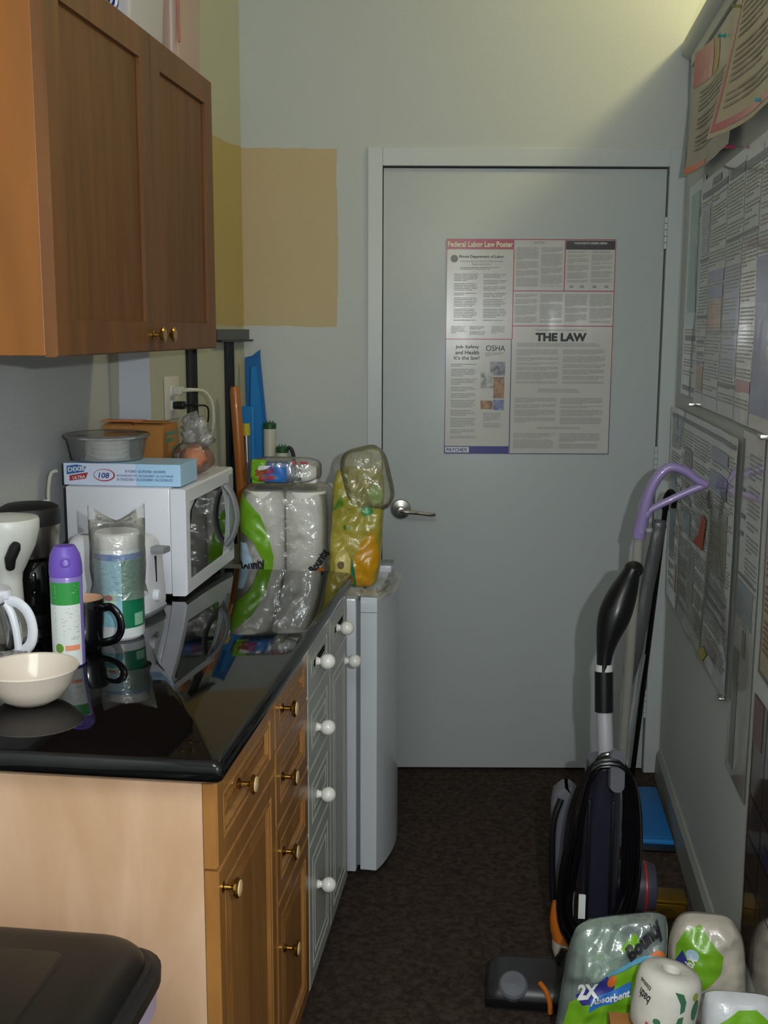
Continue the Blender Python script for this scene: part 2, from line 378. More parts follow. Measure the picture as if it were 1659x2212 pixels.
# white units
c3 = thing('drawer_cabinet', 'white base cabinet with a stack of four drawers and white china knobs', 'cabinet', (-.76, 2.39, 0))
M().box(LX + .003, XB, 2.242, 2.518, BB, .862).build('body', m_whiteline, c3, smooth=0)
M().box(LX + .003, -.52, 2.242, 2.518, 0, BB).build('plinth', m_kick, c3, smooth=0)
for z0, z1, kz in ((.735, .856, .793), (.572, .731, .64), (.400, .568, .481), (.055, .396, .262)):
    d = front('drawer', 2.244, 2.517, z0, z1, XB + .001, T_F, P_WHITE, m_white, c3); china_knob(XF, 2.345, kz, d)
c4 = thing('base_cabinet', 'white base cabinet with one drawer above a door, next to the small fridge', 'cabinet', (-.76, 2.65, 0))
M().box(LX + .003, XB, 2.520, 2.782, BB, .862).build('body', m_whiteline, c4, smooth=0)
M().box(LX + .003, -.52, 2.520, 2.782, 0, BB).build('plinth', m_kick, c4, smooth=0)
d = front('drawer', 2.521, 2.781, .735, .856, XB + .001, T_F, P_WHITE, m_white, c4); china_knob(XF, 2.62, .795, d)
d = front('door', 2.521, 2.781, .055, .731, XB + .001, T_F, P_WHITE, m_white, c4); china_knob(XF, 2.748, .672, d)
# worktop with a bullnose edge and rounded outer corners
rg = []
y0c, y1c, xr = 1.488, 2.795, -.418
def top_ring(ins, z):
    r = .035; pts = [(LX + .001, y0c + ins, z)]
    for k in range(7):
        a = -PI / 2 + PI / 2 * k / 6; q = .012 if True else r; pts.append((xr - ins - q + q * math.cos(a), y0c + ins + q + q * math.sin(a), z))
    for k in range(7):
        a = PI / 2 * k / 6; pts.append((xr - ins - r + r * math.cos(a), y1c - ins - r + r * math.sin(a), z))
    pts.append((LX + .001, y1c - ins, z)); return pts
for k in range(9):
    a = -PI / 2 + PI * k / 8; rg.append(top_ring(.012 - .012 * math.cos(a), .8815 + .0185 * math.sin(a)))
tag(M().loft(rg).build('countertop', m_granite, smooth=40), 'glossy black granite countertop with rounded edge over the base cabinets', 'countertop')

# ------------------------------------------------------------------ wall cabinet
m_cherry_shaded = mat('cherry_wood_shaded', '6b4118', .55, var='5b3611', scale=7., stretch=(3, 3, .3), coat=.1)  # door copy of the side's wood, grazing shade darkened into the colour
m_cherry_side = mat('cherry_wood_side', '8a541d', .45, var='7c4a18', scale=6., stretch=(3, 3, .25))
uc = thing('wall_cabinet', 'two-door cherry wood wall cabinet with brass knobs hung above the countertop', 'cabinet', (-.94, 2.29, 1.474))
M().box(LX + .002, -.797, 1.803, 2.787, 1.474, 2.118).build('body', m_cherry_side, uc, smooth=0, bevel=.0015)
P_SHAK = [(.062, 0), (.0622, .011)]
for y0, y1, ky in ((1.801, 2.322, 2.292), (2.325, 2.788, 2.362)):
    d = front('door', y0, y1, 1.472, 2.118, -.796, .021, P_SHAK, m_cherry_shaded, uc)
    M().box(-.789, -.783, y0 + .06, y1 - .06, 1.532, 2.058).build('panel', mat('cherry_panel', '674019', .55, var='573410', scale=10., stretch=(4, 4, .3)), d, smooth=0)
    brass_knob(-.775, ky, 1.507, d)

# ------------------------------------------------------------------ small fridge
m_enamel = mat('white_enamel', 'c3c8cc', .25, coat=.3)
fg = thing('mini_fridge', 'small white fridge with a curved door at the end of the counter', 'fridge', (-.66, 3.06, 0))
M().box(-.90, -.428, 2.872, 3.262, .022, .808).build('body', m_enamel, fg, bevel=.006)
M().box(-.427, -.418, 2.882, 3.252, .04, .80).build('gasket', mat('grey_gasket', '6d7276', .6), fg, smooth=0)
rg = []
for z, ins in ((.028, .004), (.032, 0), (.775, 0), (.806, 0), (.811, .004)):
    ring = [(-.417, 2.874 + ins, z), ]
    for k in range(13):
        u = k / 12; ring.append((-.372 + .034 * math.sin(PI * u) ** .8 - ins, 2.872 + ins + (.390 - 2 * ins) * u, z))
    ring.append((-.417, 3.260 - ins, z)); rg.append(ring)
dd = M().loft(rg).build('door', m_enamel, fg, smooth=40)
M().box(-.4175, -.3715, 2.8712, 2.8722, .770, .7712).build('seam', mat('grey_gasket', '6d7276', .6), dd, smooth=0)
for (x, y) in ((-.86, 2.92), (-.46, 2.92), (-.86, 3.21), (-.46, 3.21)): M().lathe([(.016, 0), (.016, .018), (.01, .0225)], T((x, y, 0)), 14).build('foot', m_kick, fg)

# ------------------------------------------------------------------ shared materials for the small things
CZ = .9005
m_black = mat('black_plastic', '0d0d0e', .28)
m_blackm = mat('black_matte', '141414', .55)
m_wplast = mat('white_plastic', 'd9dbe3', .32, coat=.15)
m_offwhite = mat('cream_plastic', 'bdbab0', .4)
m_gplast = mat('grey_plastic', '84868a', .38)
m_glass = mat('dark_window', '0a0b0b', .05, spec=.6)
m_clear = film('clear_film', 'f4f6f4', .07, .07)
m_clear2 = film('clear_hard_plastic', 'fafbfa', .14, .02, rough=.05, bump=.05)
m_glassclear = film('clear_glass', 'd8d6cc', .02, .05, rough=.02, bump=.02)
m_paper = mat('white_paper', 'e0ddd5', .8, spec=.2)
m_card = mat('cardboard', 'a8743f', .8, spec=.2, var='9a6a38', scale=14.)
m_ink = mat('ink_grey', '8a8a88', .5)
m_inkd = mat('ink_dark', '26262a', .5)
m_wtext = mat('print_white', 'd8dad6', .5)
m_green = mat('print_green', '6fa521', .3, coat=.4)
m_dgreen = mat('print_dark_green', '0f6b4a', .35, coat=.3)
m_blue = mat('print_blue', '2a63a8', .35, coat=.3)
m_red = mat('print_red', 'a82f38', .4, coat=.3)
m_navy = mat('print_navy', '33337f', .4, coat=.3)
m_orange = mat('print_orange', 'c8662a', .4, coat=.3)
m_yellow = mat('print_yellow', 'b89a1c', .4, coat=.3)

def cyl_fn(cx, cy, r, z0, a_front):
    """surface of an upright cylinder: x along the girth from the facing angle, y up"""
    def fn(x, y, off=0.):
        a = a_front + x / r; return Vector((cx + (r + off) * math.cos(a), cy + (r + off) * math.sin(a), z0 + y))
    return fn
def face_cam(x, y): return math.atan2(-y, -x)

# ------------------------------------------------------------------ microwave
mw = thing('microwave', 'white countertop microwave with dark window, its door facing the aisle', 'microwave', (-.91, 2.665, CZ))
M().box(-1.05, -.800, 2.450, 2.882, .907, 1.158).build('body', m_wplast, mw, bevel=.004)
md = M(); md.loft([[(x, 2.450 + i, .904 + i), (x, 2.882 - i, .904 + i), (x, 2.882 - i, 1.156 - i), (x, 2.450 + i, 1.156 - i)] for x, i in ((-.7985, 0), (-.768, 0), (-.763, .004), (-.763, .034), (-.768, .037))])
dr = md.build('door', m_wplast, mw, smooth=0)
wp = []
for k in range(9):
    a = PI * (.5 + .5 * k / 8); wp.append((2.49 + .05 + .05 * math.cos(a) * 1., 1.10 + .02 * math.sin(a)))
gw = M(); ring = [(2.488, .944), (2.49, .941), (2.76, .941), (2.79, .99), (2.80, 1.035), (2.79, 1.08), (2.76, 1.122), (2.55, 1.122), (2.505, 1.10), (2.488, 1.06)]
gw.loft([[(-.7678, y, z) for y, z in ring], [(-.7635, y, z) for y, z in ring]]); gw.build('window', m_glass, dr, smooth=0)
hp = spline([(-.764, 2.80, .958), (-.745, 2.803, .985), (-.735, 2.806, 1.035), (-.745, 2.803, 1.09), (-.764, 2.80, 1.12)], 6)
M().tube(hp, .014, 12, sx=.5, sy=1.1, upv=Vector((1, 0, 0))).build('handle', m_gplast, dr, label='bowed grey and white door handle')
M().box(-.7675, -.762, 2.83, 2.872, .935, 1.14).build('control_panel', mat('panel_grey', '9aa0aa', .4), mw, smooth=0)
for (x, y) in ((-1.02, 2.475), (-.805, 2.475), (-1.02, 2.85), (-.805, 2.85)): M().lathe([(.012, CZ), (.014, .903), (.014, .9075)], T((x, y, 0)), 14).build('foot', m_black, mw)
# ------------------------------------------------------------------ toaster
to = thing('toaster', 'white two-slot toaster in front of the microwave', 'toaster', (-.89, 2.31, CZ))
rg = []
for z, hx, hy, r in ((.9005, .092, .060, .03), (.906, .100, .068, .035), (.925, .102, .070, .036), (1.02, .099, .065, .036), (1.047, .096, .060, .036), (1.064, .090, .052, .034), (1.071, .084, .043, .03), (1.0735, .07, .03, .02)):
    rg.append([RZ(-7) @ Vector(p) + Vector((-.885, 2.312, 0)) for p in rrect(0, 0, hx, hy, r, z)])
tb = M().loft(rg).build('body', m_wplast, to, smooth=50)
for dy in (-.018, .018):
    s = M(); s.box(-.066, .056, dy - .007, dy + .007, 1.0705, 1.0742, T((-.885, 2.312, 0)) @ RZ(-7)); s.build('slot', m_black, to, smooth=0)
b = M(); b.loft([[T((-.885, 2.312, 0)) @ RZ(-7) @ Vector(p) for p in rrect(0, 0, h, h2, .036, z)] for z, h, h2 in ((.9003, .098, .066), (.908, .103, .071), (.912, .103, .071))]); b.build('base', m_gplast, to)
lm = T((-.885, 2.312, 0)) @ RZ(-7)
l = M(); l.loft([[lm @ Vector((x, y, z + 1.045)) for x, y, z in ((xx, -.016, -.006), (xx, .016, -.006), (xx, .018, 0), (xx, .014, .007), (xx, -.014, .007), (xx, -.018, 0))] for xx in (.086, .108, .124, .127)]); l.build('lever', m_gplast, to, label='grey browning lever')
M().lathe([(.013, .092), (.0135, .108), (.011, .113), (.0, .114)], lm @ T((0, -.01, .945)) @ AX, 20).build('dial', m_wplast, to)
M().box(.096, .1005, -.003, .003, .965, 1.03, lm).build('lever_slot', m_blackm, to, smooth=0)

# ------------------------------------------------------------------ cutlery box on the microwave
m_boxb = mat('box_pale_blue', 'a6cdea', .4, coat=.15); m_boxw = mat('box_white', 'cbd5ea', .4, coat=.15)
cb = thing('cutlery_box', 'pale blue and white box of plastic cutlery lying on the microwave', 'box', (-.92, 2.53, 1.1585))
M().box(-1.06, -.778, 2.468, 2.60, 1.159, 1.210).build('carton', [m_boxb], cb, smooth=0, bevel=.0008)
ff = lambda x, y, off=0.: Vector((-1.06 + x, 2.468 - off, 1.159 + y))
q = M(); rect(q, .001, .175, .0, .051, ff); q.build('print_panel', m_boxw, cb, smooth=0)
q = M(); poly(q, [(.008, .024), (.05, .031), (.056, .044), (.032, .048), (.008, .044)], ff, .0007); q.build('badge', m_blue, cb, smooth=0)
q = M(); poly(q, [(.014, .009), (.054, .015), (.06, .03), (.014, .022)], ff, .0006); q.build('badge', m_red, cb, smooth=0)
lettering('lettering', 'DIXIE', ff, .032, .0375, w=.042, h=.0105, m=m_wtext, parent=cb, bold=.03, rot=6, off=.001)
lettering('lettering', 'ULTRA', ff, .037, .018, w=.030, h=.007, m=m_wtext, parent=cb, bold=.02, rot=8, off=.001, shear=.2)
lettering('lettering', '108', ff, .098, .0235, w=.027, h=.013, m=m_navy, parent=cb, bold=.02, shear=.2, off=.001)
q = M(); e1 = ell(.099, .024, .026, .0145, 36); e2 = ell(.098, .0245, .0235, .0125, 36)
q.add([ff(x, y, .0007) for x, y in e1] + [ff(x, y, .0007) for x, y in e2], [(k, (k + 1) % 36, 36 + (k + 1) % 36, 36 + k) for k in range(36)]); q.build('ring_print', m_red, cb, smooth=0)
for i, s in enumerate(('36 FORKS • 36 SPOONS • 36 KNIVES', '36 FOURCHETTES • 36 CUILLÈRES • 36 COUTEAUX', '36 TENEDORES • 36 CUCHARAS • 36 CUCHILLOS')):
    lettering('lettering', s, ff, .198 - .001 * i, .034 - .0095 * i, w=(.098, .136, .134)[i], h=.0062, m=m_navy, parent=cb, shear=.15, bold=.008, off=.0009)
# clear tub with white bowls nested inside
tb = thing('plastic_tub', 'round clear plastic tub with white bowls inside, on the cutlery box', 'tub', (-.985, 2.556, 1.2105))
M().lathe([(.078, 1.2112), (.083, 1.2125), (.094, 1.262), (.098, 1.264), (.0985, 1.268), (.0955, 1.268), (.0925, 1.263), (.081, 1.2145), (.0, 1.2135)], T((-.985, 2.558, 0)), 40, cap=False).build('tub', m_clear2, tb)
M().lathe([(.100, 1.2645), (.1015, 1.270), (.097, 1.273), (.092, 1.2705), (.0, 1.2715)], T((-.985, 2.558, 0)), 40, cap=False).build('lid', m_clear2, tb)
for k in range(4): M().lathe([(.0, 1.2145 + k * .011), (.04, 1.2145 + k * .011), (.052, 1.226 + k * .011), (.054, 1.227 + k * .011), (.049, 1.2265 + k * .011), (.038, 1.217 + k * .011), (.0, 1.217 + k * .011)], T((-.98, 2.555, 0)), 28, cap=False).build('nested_bowl', m_china, tb)
# carton behind
ct = thing('carton', 'small open brown carton with green print behind the clear tub', 'box', (-.945, 2.70, 1.1585))
for nm, bx in (('side', (-1.035, -.883, 2.665, 2.667)), ('side', (-1.035, -.883, 2.783, 2.785)), ('side', (-1.035, -1.033, 2.667, 2.783)), ('side', (-.885, -.883, 2.667, 2.783))):
    M().box(*bx, 1.159, 1.282).build(nm, m_card, ct, smooth=0)
M().box(-1.033, -.885, 2.667, 2.783, 1.159, 1.161).build('bottom', m_card, ct, smooth=0)
for a, b, zz in ((-.96, -.883, 1.289), (-1.035, -.963, 1.2835)):
    f = M(); f.box(a, b, 2.666, 2.72, zz, zz + .002, T((0, 0, 0))); f.build('flap', m_card, ct, smooth=0)
M().box(-1.04, -.94, 2.668, 2.71, 1.2915, 1.2945).build('folded_sheet', m_orange, ct, smooth=0)
q = M(); cf = lambda x, y, off=0.: Vector((-.883 + off, 2.665 + x, 1.159 + y))
rect(q, .02, .11, .095, .104, cf); rect(q, .02, .08, .078, .089, cf); poly(q, [(.06, .03), (.11, .04), (.11, .07), (.085, .06), (.07, .068)], cf); q.build('green_print', m_dgreen, ct, smooth=0)

# ------------------------------------------------------------------ crumpled film bags
def blob(c, r, amp=.2, sc=12., n=28, seed=0., zf=None):
    """closed crumpled blob; r = radii"""
    mm = M(); rows = []
    for j in range(n // 2 + 1):
        th = PI * j / (n // 2); row = []
        for i in range(n):
            ph = 2 * PI * i / n; d = Vector((math.sin(th) * math.cos(ph), math.sin(th) * math.sin(ph), math.cos(th)))
            k = 1 + amp * nz(d.x + seed, d.y, d.z, sc * .2) + amp * .6 * nz(d.x, d.y + seed, d.z, sc * .5) + amp * .35 * abs(nz(d.x, d.y, d.z + seed, sc))
            p = Vector((c[0] + d.x * r[0] * k, c[1] + d.y * r[1] * k, c[2] + d.z * r[2] * k))
            if zf is not None: p.z = max(p.z, zf + .0004 + .0006 * (j + i % 3))
            row.append(p)
        rows.append(row)
    mm.loft(rows); return mm
ob = thing('orange_bag', 'orange in a clear plastic bag with a twisted neck beside the brown carton', 'bag', (-.83, 2.70, 1.1585))
M().lathe([(.0, 1.160), (.02, 1.163), (.036, 1.180), (.040, 1.198), (.036, 1.216), (.02, 1.232), (.0, 1.235)], T((-.812, 2.72, 0)), 28, cap=False).build('orange', mat('orange_peel', 'cf6a1e', .45, bump=.3, bscale=300.), ob)
blob((-.818, 2.70, 1.200), (.050, .058, .045), .18, 14, seed=3, zf=1.159).build('bag', m_clear, ob)
q = M(); pts = spline([(-.82, 2.70, 1.24), (-.822, 2.695, 1.27), (-.818, 2.70, 1.295), (-.80, 2.70, 1.28), (-.785, 2.70, 1.25), (-.775, 2.70, 1.232)], 5)
rr = [.014 + .012 * abs(math.sin(i * 1.3)) for i in range(len(pts))]
q.tube(pts, rr, 9); q.build('neck', film('clear_film_crisp', 'ffffff', .16, .16, bscale=70., bump=1.), ob)

# ------------------------------------------------------------------ wipes tub in a torn bag
wp = thing('wipes_canister', 'white and teal canister of wipes inside a clear bag with two pointed corners', 'canister', (-.796, 2.13, CZ))
wx, wy = -.804, 2.122; fa = face_cam(wx, wy)
body = M().lathe([(.0, .9005), (.044, .9005), (.0485, .906), (.049, .915), (.049, 1.075), (.047, 1.083), (.045, 1.086)], T((wx, wy, 0)), 44).build('canister', mat('canister_white', 'ccd0d2', .3, coat=.2), wp)
M().lathe([(.0462, 1.0865), (.0468, 1.092), (.046, 1.112), (.042, 1.118), (.0, 1.119)], T((wx, wy, 0)), 40).build('cap', mat('cap_white', 'cfcdc6', .35), wp)
wf = cyl_fn(wx, wy, .049, .9, fa)
q = M(); rect(q, -.065, .005, .030, .176, wf, .0005, .006); q.build('label', mat('label_aqua', '86b8c8', .35, coat=.2), wp, smooth=60)
q = M(); rect(q, .005, .075, .026, .165, wf, .0006, .006); q.build('label', m_dgreen, wp, smooth=60)
q = M(); rect(q, -.065, .075, .1655, .178, wf, .0008, .006); q.build('label_band', m_blue, wp, smooth=60)
q = M(); fine(q, -.06, 0, .125, .165, wf, .0045, .35, .001); fine(q, -.06, 0, .095, .122, wf, .004, .35, .001); fine(q, -.06, 0, .045, .07, wf, .004, .35, .001); q.build('fine_print', mat('print_slate', '5b8ea4', .5), wp, smooth=0, kind='stuff')
q = M(); rect(q, -.04, -.005, .078, .098, wf, .001, .006); q.build('label_patch', mat('label_mint', 'a8c8b0', .4), wp, smooth=60)
q = M(); poly(q, ell(-.022, .09, .009, .006), wf, .0014); q.build('emblem', m_red, wp, smooth=0)
q = M(); rect(q, .03, .055, .03, .055, wf, .001, .006); q.build('label_patch', mat('label_sage', '7fb094', .4), wp, smooth=60)
# film sleeve: skirt round the canister, flattened to a seam with two ears on top
rings = []
right = Vector((math.cos(fa + PI / 2), math.sin(fa + PI / 2), 0)); fwd = Vector((math.cos(fa), math.sin(fa), 0)); cc = Vector((wx, wy, 0))
n = 40
for (z, a, b, ear) in ((.985, .058, .055, 0), (1.01, .053, .052, 0), (1.045, .056, .054, 0), (1.085, .055, .054, 0), (1.115, .055, .050, 0), (1.135, .056, .028, .3), (1.15, .055, .006, 1.)):
    ring = []
    for k in range(n):
        t = 2 * PI * k / n; cx = math.cos(t); cr = 1 + .05 * nz(cx * 3, math.sin(t) * 3, z * 30)
        dz = ear * (.034 * abs(cx) ** 1.3 - .012)
        ring.append(cc + right * (a * cx * cr) + fwd * (b * math.sin(t) * cr) + Vector((0, 0, z + dz)))
    rings.append(ring)
M().loft(rings, cap0=False, cap1=False).build('bag', film('clear_film_bag', 'f6f7f5', .12, .12, bscale=45., bump=.9), wp, smooth=25)

# ------------------------------------------------------------------ mug, spray can, bowl
mg = thing('mug', 'black glazed mug with a tan inside behind the spray can', 'mug', (-.834, 2.008, CZ))
mx = T((-.834, 2.008, .9)) @ Matrix.Scale(.97, 4) @ T((0, 0, -.9))
M().lathe([(.0, .9005), (.030, .9005), (.034, .905), (.0385, .935), (.041, .98), (.042, 1.006), (.0415, 1.0085), (.039, 1.0085)], mx, 40, cap=False).build('cup', mat('black_glaze', '07070a', .1, coat=.5), mg)
M().lathe([(.0392, 1.0086), (.0378, 1.004), (.0365, .97), (.033, .93), (.02, .912), (.0, .911)], mx, 40, cap=False).build('inside', mat('tan_glaze', 'c39a7c', .3, coat=.3), mg)
M().tube(spline([mx @ Vector(p) for p in ((.039, 0, .990), (.06, -.004, .992), (.077, -.008, .975), (.080, -.008, .95), (.067, -.006, .928), (.036, 0, .917))], 7), .0068, 12, sx=1.2, sy=.8).build('handle', mat('black_glaze', '07070a', .1, coat=.5), mg)
sc_ = thing('spray_can', 'purple and white air freshener can with a green label', 'spray can', (-.828, 1.915, CZ))
sx_, sy_ = -.828, 1.918; fa = face_cam(sx_, sy_)
M().lathe([(.0, .9005), (.027, .9005), (.0295, .903), (.0295, 1.068), (.0285, 1.071)], T((sx_, sy_, 0)), 36).build('can', mat('lilac_metal', '8371b8', .25, coat=.3), sc_)
cp_ = M(); cp_.lathe([(.0297, 1.0712), (.0302, 1.076), (.030, 1.092), (.027, 1.110), (.021, 1.122), (.0185, 1.126), (.012, 1.127), (.0, 1.127)], T((sx_, sy_, 0)), 36)
cap_ = cp_.build('cap', mat('purple_plastic', '6a4fb0', .38), sc_)
nf = Vector((math.cos(fa), math.sin(fa), 0))
nm_ = Matrix.Translation(Vector((sx_, sy_, 1.100)) + nf * .0282) @ nf.to_track_quat('Z', 'Y').to_matrix().to_4x4()
M().lathe([(.0095, -.004), (.0095, .003), (.0075, .004), (.0065, .0), (.003, -.001), (.0, -.001)], nm_, 22, cap=False).build('nozzle', mat('purple_plastic', '6a4fb0', .38), cap_)
sf = cyl_fn(sx_, sy_, .0295, .9, fa)
q = M(); rect(q, -.040, .026, .004, .120, sf, .0004, .004); q.build('label', mat('label_white', 'd0d4d2', .35, coat=.2), sc_, smooth=60)
q = M(); rect(q, -.040, .026, .120, .162, sf, .0005, .004); q.build('label', mat('label_leaf', '2f8a3f', .35, coat=.2), sc_, smooth=60)
q = M(); fine(q, -.022, .022, .128, .156, sf, .0042, .35, .0009); q.build('fine_print', mat('print_pale_green', '8fc48a', .5), sc_, smooth=0, kind='stuff')
q = M(); fine(q, -.024, .022, .052, .117, sf, .0032, .35, .0009); q.build('fine_print', m_ink, sc_, smooth=0, kind='stuff')
q = M(); poly(q, ell(-.017, .039, .008, .009), sf, .0009, .004); q.build('emblem', mat('olive_green', '5f8f35', .4), sc_, smooth=0)
q = M(); rect(q, -.006, .021, .034, .044, sf, .0009, .004); q.build('label_strip', mat('coral', 'd98a66', .4), sc_, smooth=60)
bw = M(); bw.lathe([(.0, .9025), (.030, .9005), (.036, .902), (.055, .914), (.069, .935), (.0765, .954), (.080, .960), (.0795, .963), (.076, .9615), (.070, .950), (.058, .925), (.045, .911), (.03, .9065), (.0, .906)], T((-.806, 1.706, 0)), 56, cap=False)
tag(bw.build('bowl', mat('cream_ceramic', 'cdc0b2', .22, coat=.35)), 'cream ceramic bowl at the near end of the counter', 'bowl')

# ------------------------------------------------------------------ coffee things
cm = thing('coffee_maker', 'black and steel coffee maker standing behind the glass carafe', 'coffee maker', (-1.01, 2.20, CZ))
cx_, cy_ = -1.027, 2.208
M().lathe([(.0, .9005), (.058, .9005), (.060, .91), (.060, .925), (.0, .927)], T((cx_, cy_, 0)), 32).build('base', m_black, cm)
M().lathe([(.045, .925), (.055, .945), (.058, 1.0), (.05, 1.035), (.04, 1.045)], T((cx_, cy_, 0)), 32).build('carafe', m_glass, cm)
M().lathe([(.056, 1.045), (.058, 1.05), (.060, 1.108), (.060, 1.112)], T((cx_, cy_, 0)), 40).build('steel_band', mat('brushed_steel', '9a938c', .25, metal=1.), cm, label='brushed steel band')
M().lathe([(.0615, 1.112), (.063, 1.118), (.063, 1.14), (.060, 1.148), (.05, 1.1535), (.0, 1.156)], T((cx_, cy_, 0)), 40).build('lid', m_blackm, cm)
M().box(-1.09, -1.05, 2.225, 2.275, .9005, 1.135).build('column', m_black, cm, bevel=.006)
M().tube(spline([(-.972, 2.19, 1.03), (-.955, 2.18, 1.025), (-.95, 2.178, .98), (-.97, 2.19, .945)], 6), .0075, 10).build('handle', m_black, cm)
kt = thing('filter_cone', 'white coffee filter holder with a black handle in front of the coffee maker', 'filter holder', (-1.016, 2.075, CZ))
M().lathe([(.0, .9005), (.05, .9005), (.052, .905), (.052, .912), (.03, .914), (.026, 1.02), (.028, 1.035), (.035, 1.048), (.055, 1.09), (.064, 1.125), (.0645, 1.142), (.062, 1.147), (.03, 1.153), (.0, 1.154)], T((-1.016, 2.075, 0)), 40, cap=False).build('holder', mat('milk_plastic', 'c9cac4', .35), kt)
M().tube([(-.992, 2.035, 1.055), (-.984, 2.02, 1.075), (-.968, 2.010, 1.10), (-.964, 2.008, 1.108)], [.009, .011, .011, .008], 14).build('handle', m_blackm, kt, label='black handle')
cf_ = thing('glass_carafe', 'glass coffee carafe with a white lid and handle beside the spray can', 'carafe', (-1.0, 1.95, CZ))
gx, gy = -1.003, 1.945
M().lathe([(.0, .9015), (.045, .9015), (.055, .908), (.062, .935), (.060, .965), (.047, 1.0), (.040, 1.012), (.0385, 1.012), (.0455, .998), (.058, .965), (.060, .935), (.053, .91), (.0, .905)], T((gx, gy, 0)), 40, cap=False).build('glass', m_glassclear, cf_)
M().lathe([(.042, 1.008), (.047, 1.014), (.050, 1.026), (.047, 1.032), (.02, 1.034), (.0, 1.034)], T((gx, gy, 0)), 36).build('lid', m_wplast, cf_)
M().box(.038, .058, -.008, .008, 1.018, 1.034, T((gx, gy, 0)) @ RZ(-12)).build('spout_tab', m_wplast, cf_, bevel=.003)
hm = T((gx, gy, 0)) @ RZ(-10)
M().tube([hm @ p for p in spline([(.048, 0, 1.010), (.07, 0, 1.012), (.093, 0, .995), (.103, 0, .965), (.098, 0, .935), (.078, 0, .915)], 7)], .0095, 12, sx=.65, sy=1.1, upv=hm.to_3x3() @ Vector((0, 1, 0))).build('handle', m_wplast, cf_)
M().tube([hm @ p for p in spline([(.048, 0, 1.008), (.060, 0, .985), (.068, 0, .95), (.070, 0, .918)], 6)], .0075, 10).build('handle_band', m_wplast, cf_)
# heap of wrapped plastic spoons
pk = blob((-.915, 1.862, .915), (.045, .036, .02), .35, 16, seed=9, zf=.9005)
pk_ = thing('spoon_bag', 'crumpled clear bag of plastic cutlery between the bowl and the carafe', 'bag', (-.915, 1.862, CZ))
pk.build('bag', film('clear_film_crisp2', 'e6e4df', .2, .16, bscale=60., bump=1.), pk_, smooth=25)
for k in range(3):
    y = 1.840 + .014 * k; s = M(); s.tube([(-.965, y - .01, .905 + .003 * k), (-.92, y, .908 + .003 * k), (-.898, y + .004, .910 + .003 * k), (-.888, y + .006, .911 + .003 * k), (-.876, y + .008, .911 + .003 * k)], [.0035, .003, .005, .011, .004], 8, sx=.35, upv=Vector((0, 0, 1))); s.build('spoon', m_offwhite, pk_)

# ------------------------------------------------------------------ socket, plugs, cords and shelf tracks on the corner wall
def swbox(mm, s0, s1, z0, z1, o0, o1):
    mm.loft([[SW(s0, z0, o0), SW(s1, z0, o0), SW(s1, z1, o0), SW(s0, z1, o0)], [SW(s0, z0, o1), SW(s1, z0, o1), SW(s1, z1, o1), SW(s0, z1, o1)]]); return mm
ou = thing('wall_socket', 'white double wall socket above the microwave', 'socket', SW(.13, 1.27, .001))
swbox(M(), .082, .175, 1.270, 1.390, .0005, .006).build('plate', m_offwhite, ou, bevel=.002)
for z in (1.349, 1.309): swbox(M(), .112, .147, z - .014, z + .014, .006, .0085).build('outlet', m_wplast, ou, bevel=.004)
pl = thing('plug_and_cord', 'white plug in the upper outlet with its thick white cord hanging behind the microwave', 'cord', SW(.13, 1.2, .01))
swbox(M(), .117, .143, 1.338, 1.362, .009, .036).build('plug', m_offwhite, pl, bevel=.004)
cpts = spline([SW(.13, 1.350, .036), SW(.14, 1.352, .060), SW(.17, 1.345, .085), SW(.19, 1.310, .098), SW(.20, 1.25, .095), SW(.21, 1.19, .07), SW(.215, 1.09, .045), SW(.215, 1.0, .03)], 7)
M().tube(cpts, [.0065 - .002 * min(1, i / 12) for i in range(len(cpts))], 10).build('cord', mat('cream_cord', 'b9b7a6', .45), pl)
pl = thing('plug_and_cord', 'black plug in the lower outlet with a thin black cord', 'cord', SW(.13, 1.2, .01))
swbox(M(), .117, .143, 1.298, 1.320, .009, .042).build('plug', m_black, pl, bevel=.005)
M().tube(spline([SW(.13, 1.309, .042), SW(.14, 1.309, .070), SW(.17, 1.305, .088), SW(.185, 1.28, .088), SW(.195, 1.22, .075), SW(.205, 1.10, .055), SW(.205, 1.0, .042)], 7), .0026, 8).build('cord', m_black, pl)
for s, zt, zb, lb in ((.265, 2.0, 1.0, 'black metal shelf track behind the cord, running up behind the wall cabinet'), (.558, 1.517, .83, 'black metal shelf track with a crossbar in the corner')):
    tr = thing('shelf_track', lb, 'shelf track', SW(s, zb, .001))
    t_ = M(); swbox(t_, s - .028, s + .018, zb, zt, .0005, .004); swbox(t_, s + .018, s + .022, zb, zt, .0005, .014); swbox(t_, s - .03, s - .028, zb, zt, .0005, .010); t_.build('channel', mat('black_steel', '1d1e20', .35), tr, smooth=0)
    if zt < 1.6:
        swbox(M(), .43, .70, 1.487, 1.519, .015, .020).build('crossbar', mat('grey_steel', '45474b', .35), tr, smooth=0)
        swbox(M(), .43, .70, 1.481, 1.487, .004, .034).build('lip', mat('black_steel', '1d1e20', .35), tr, smooth=0)
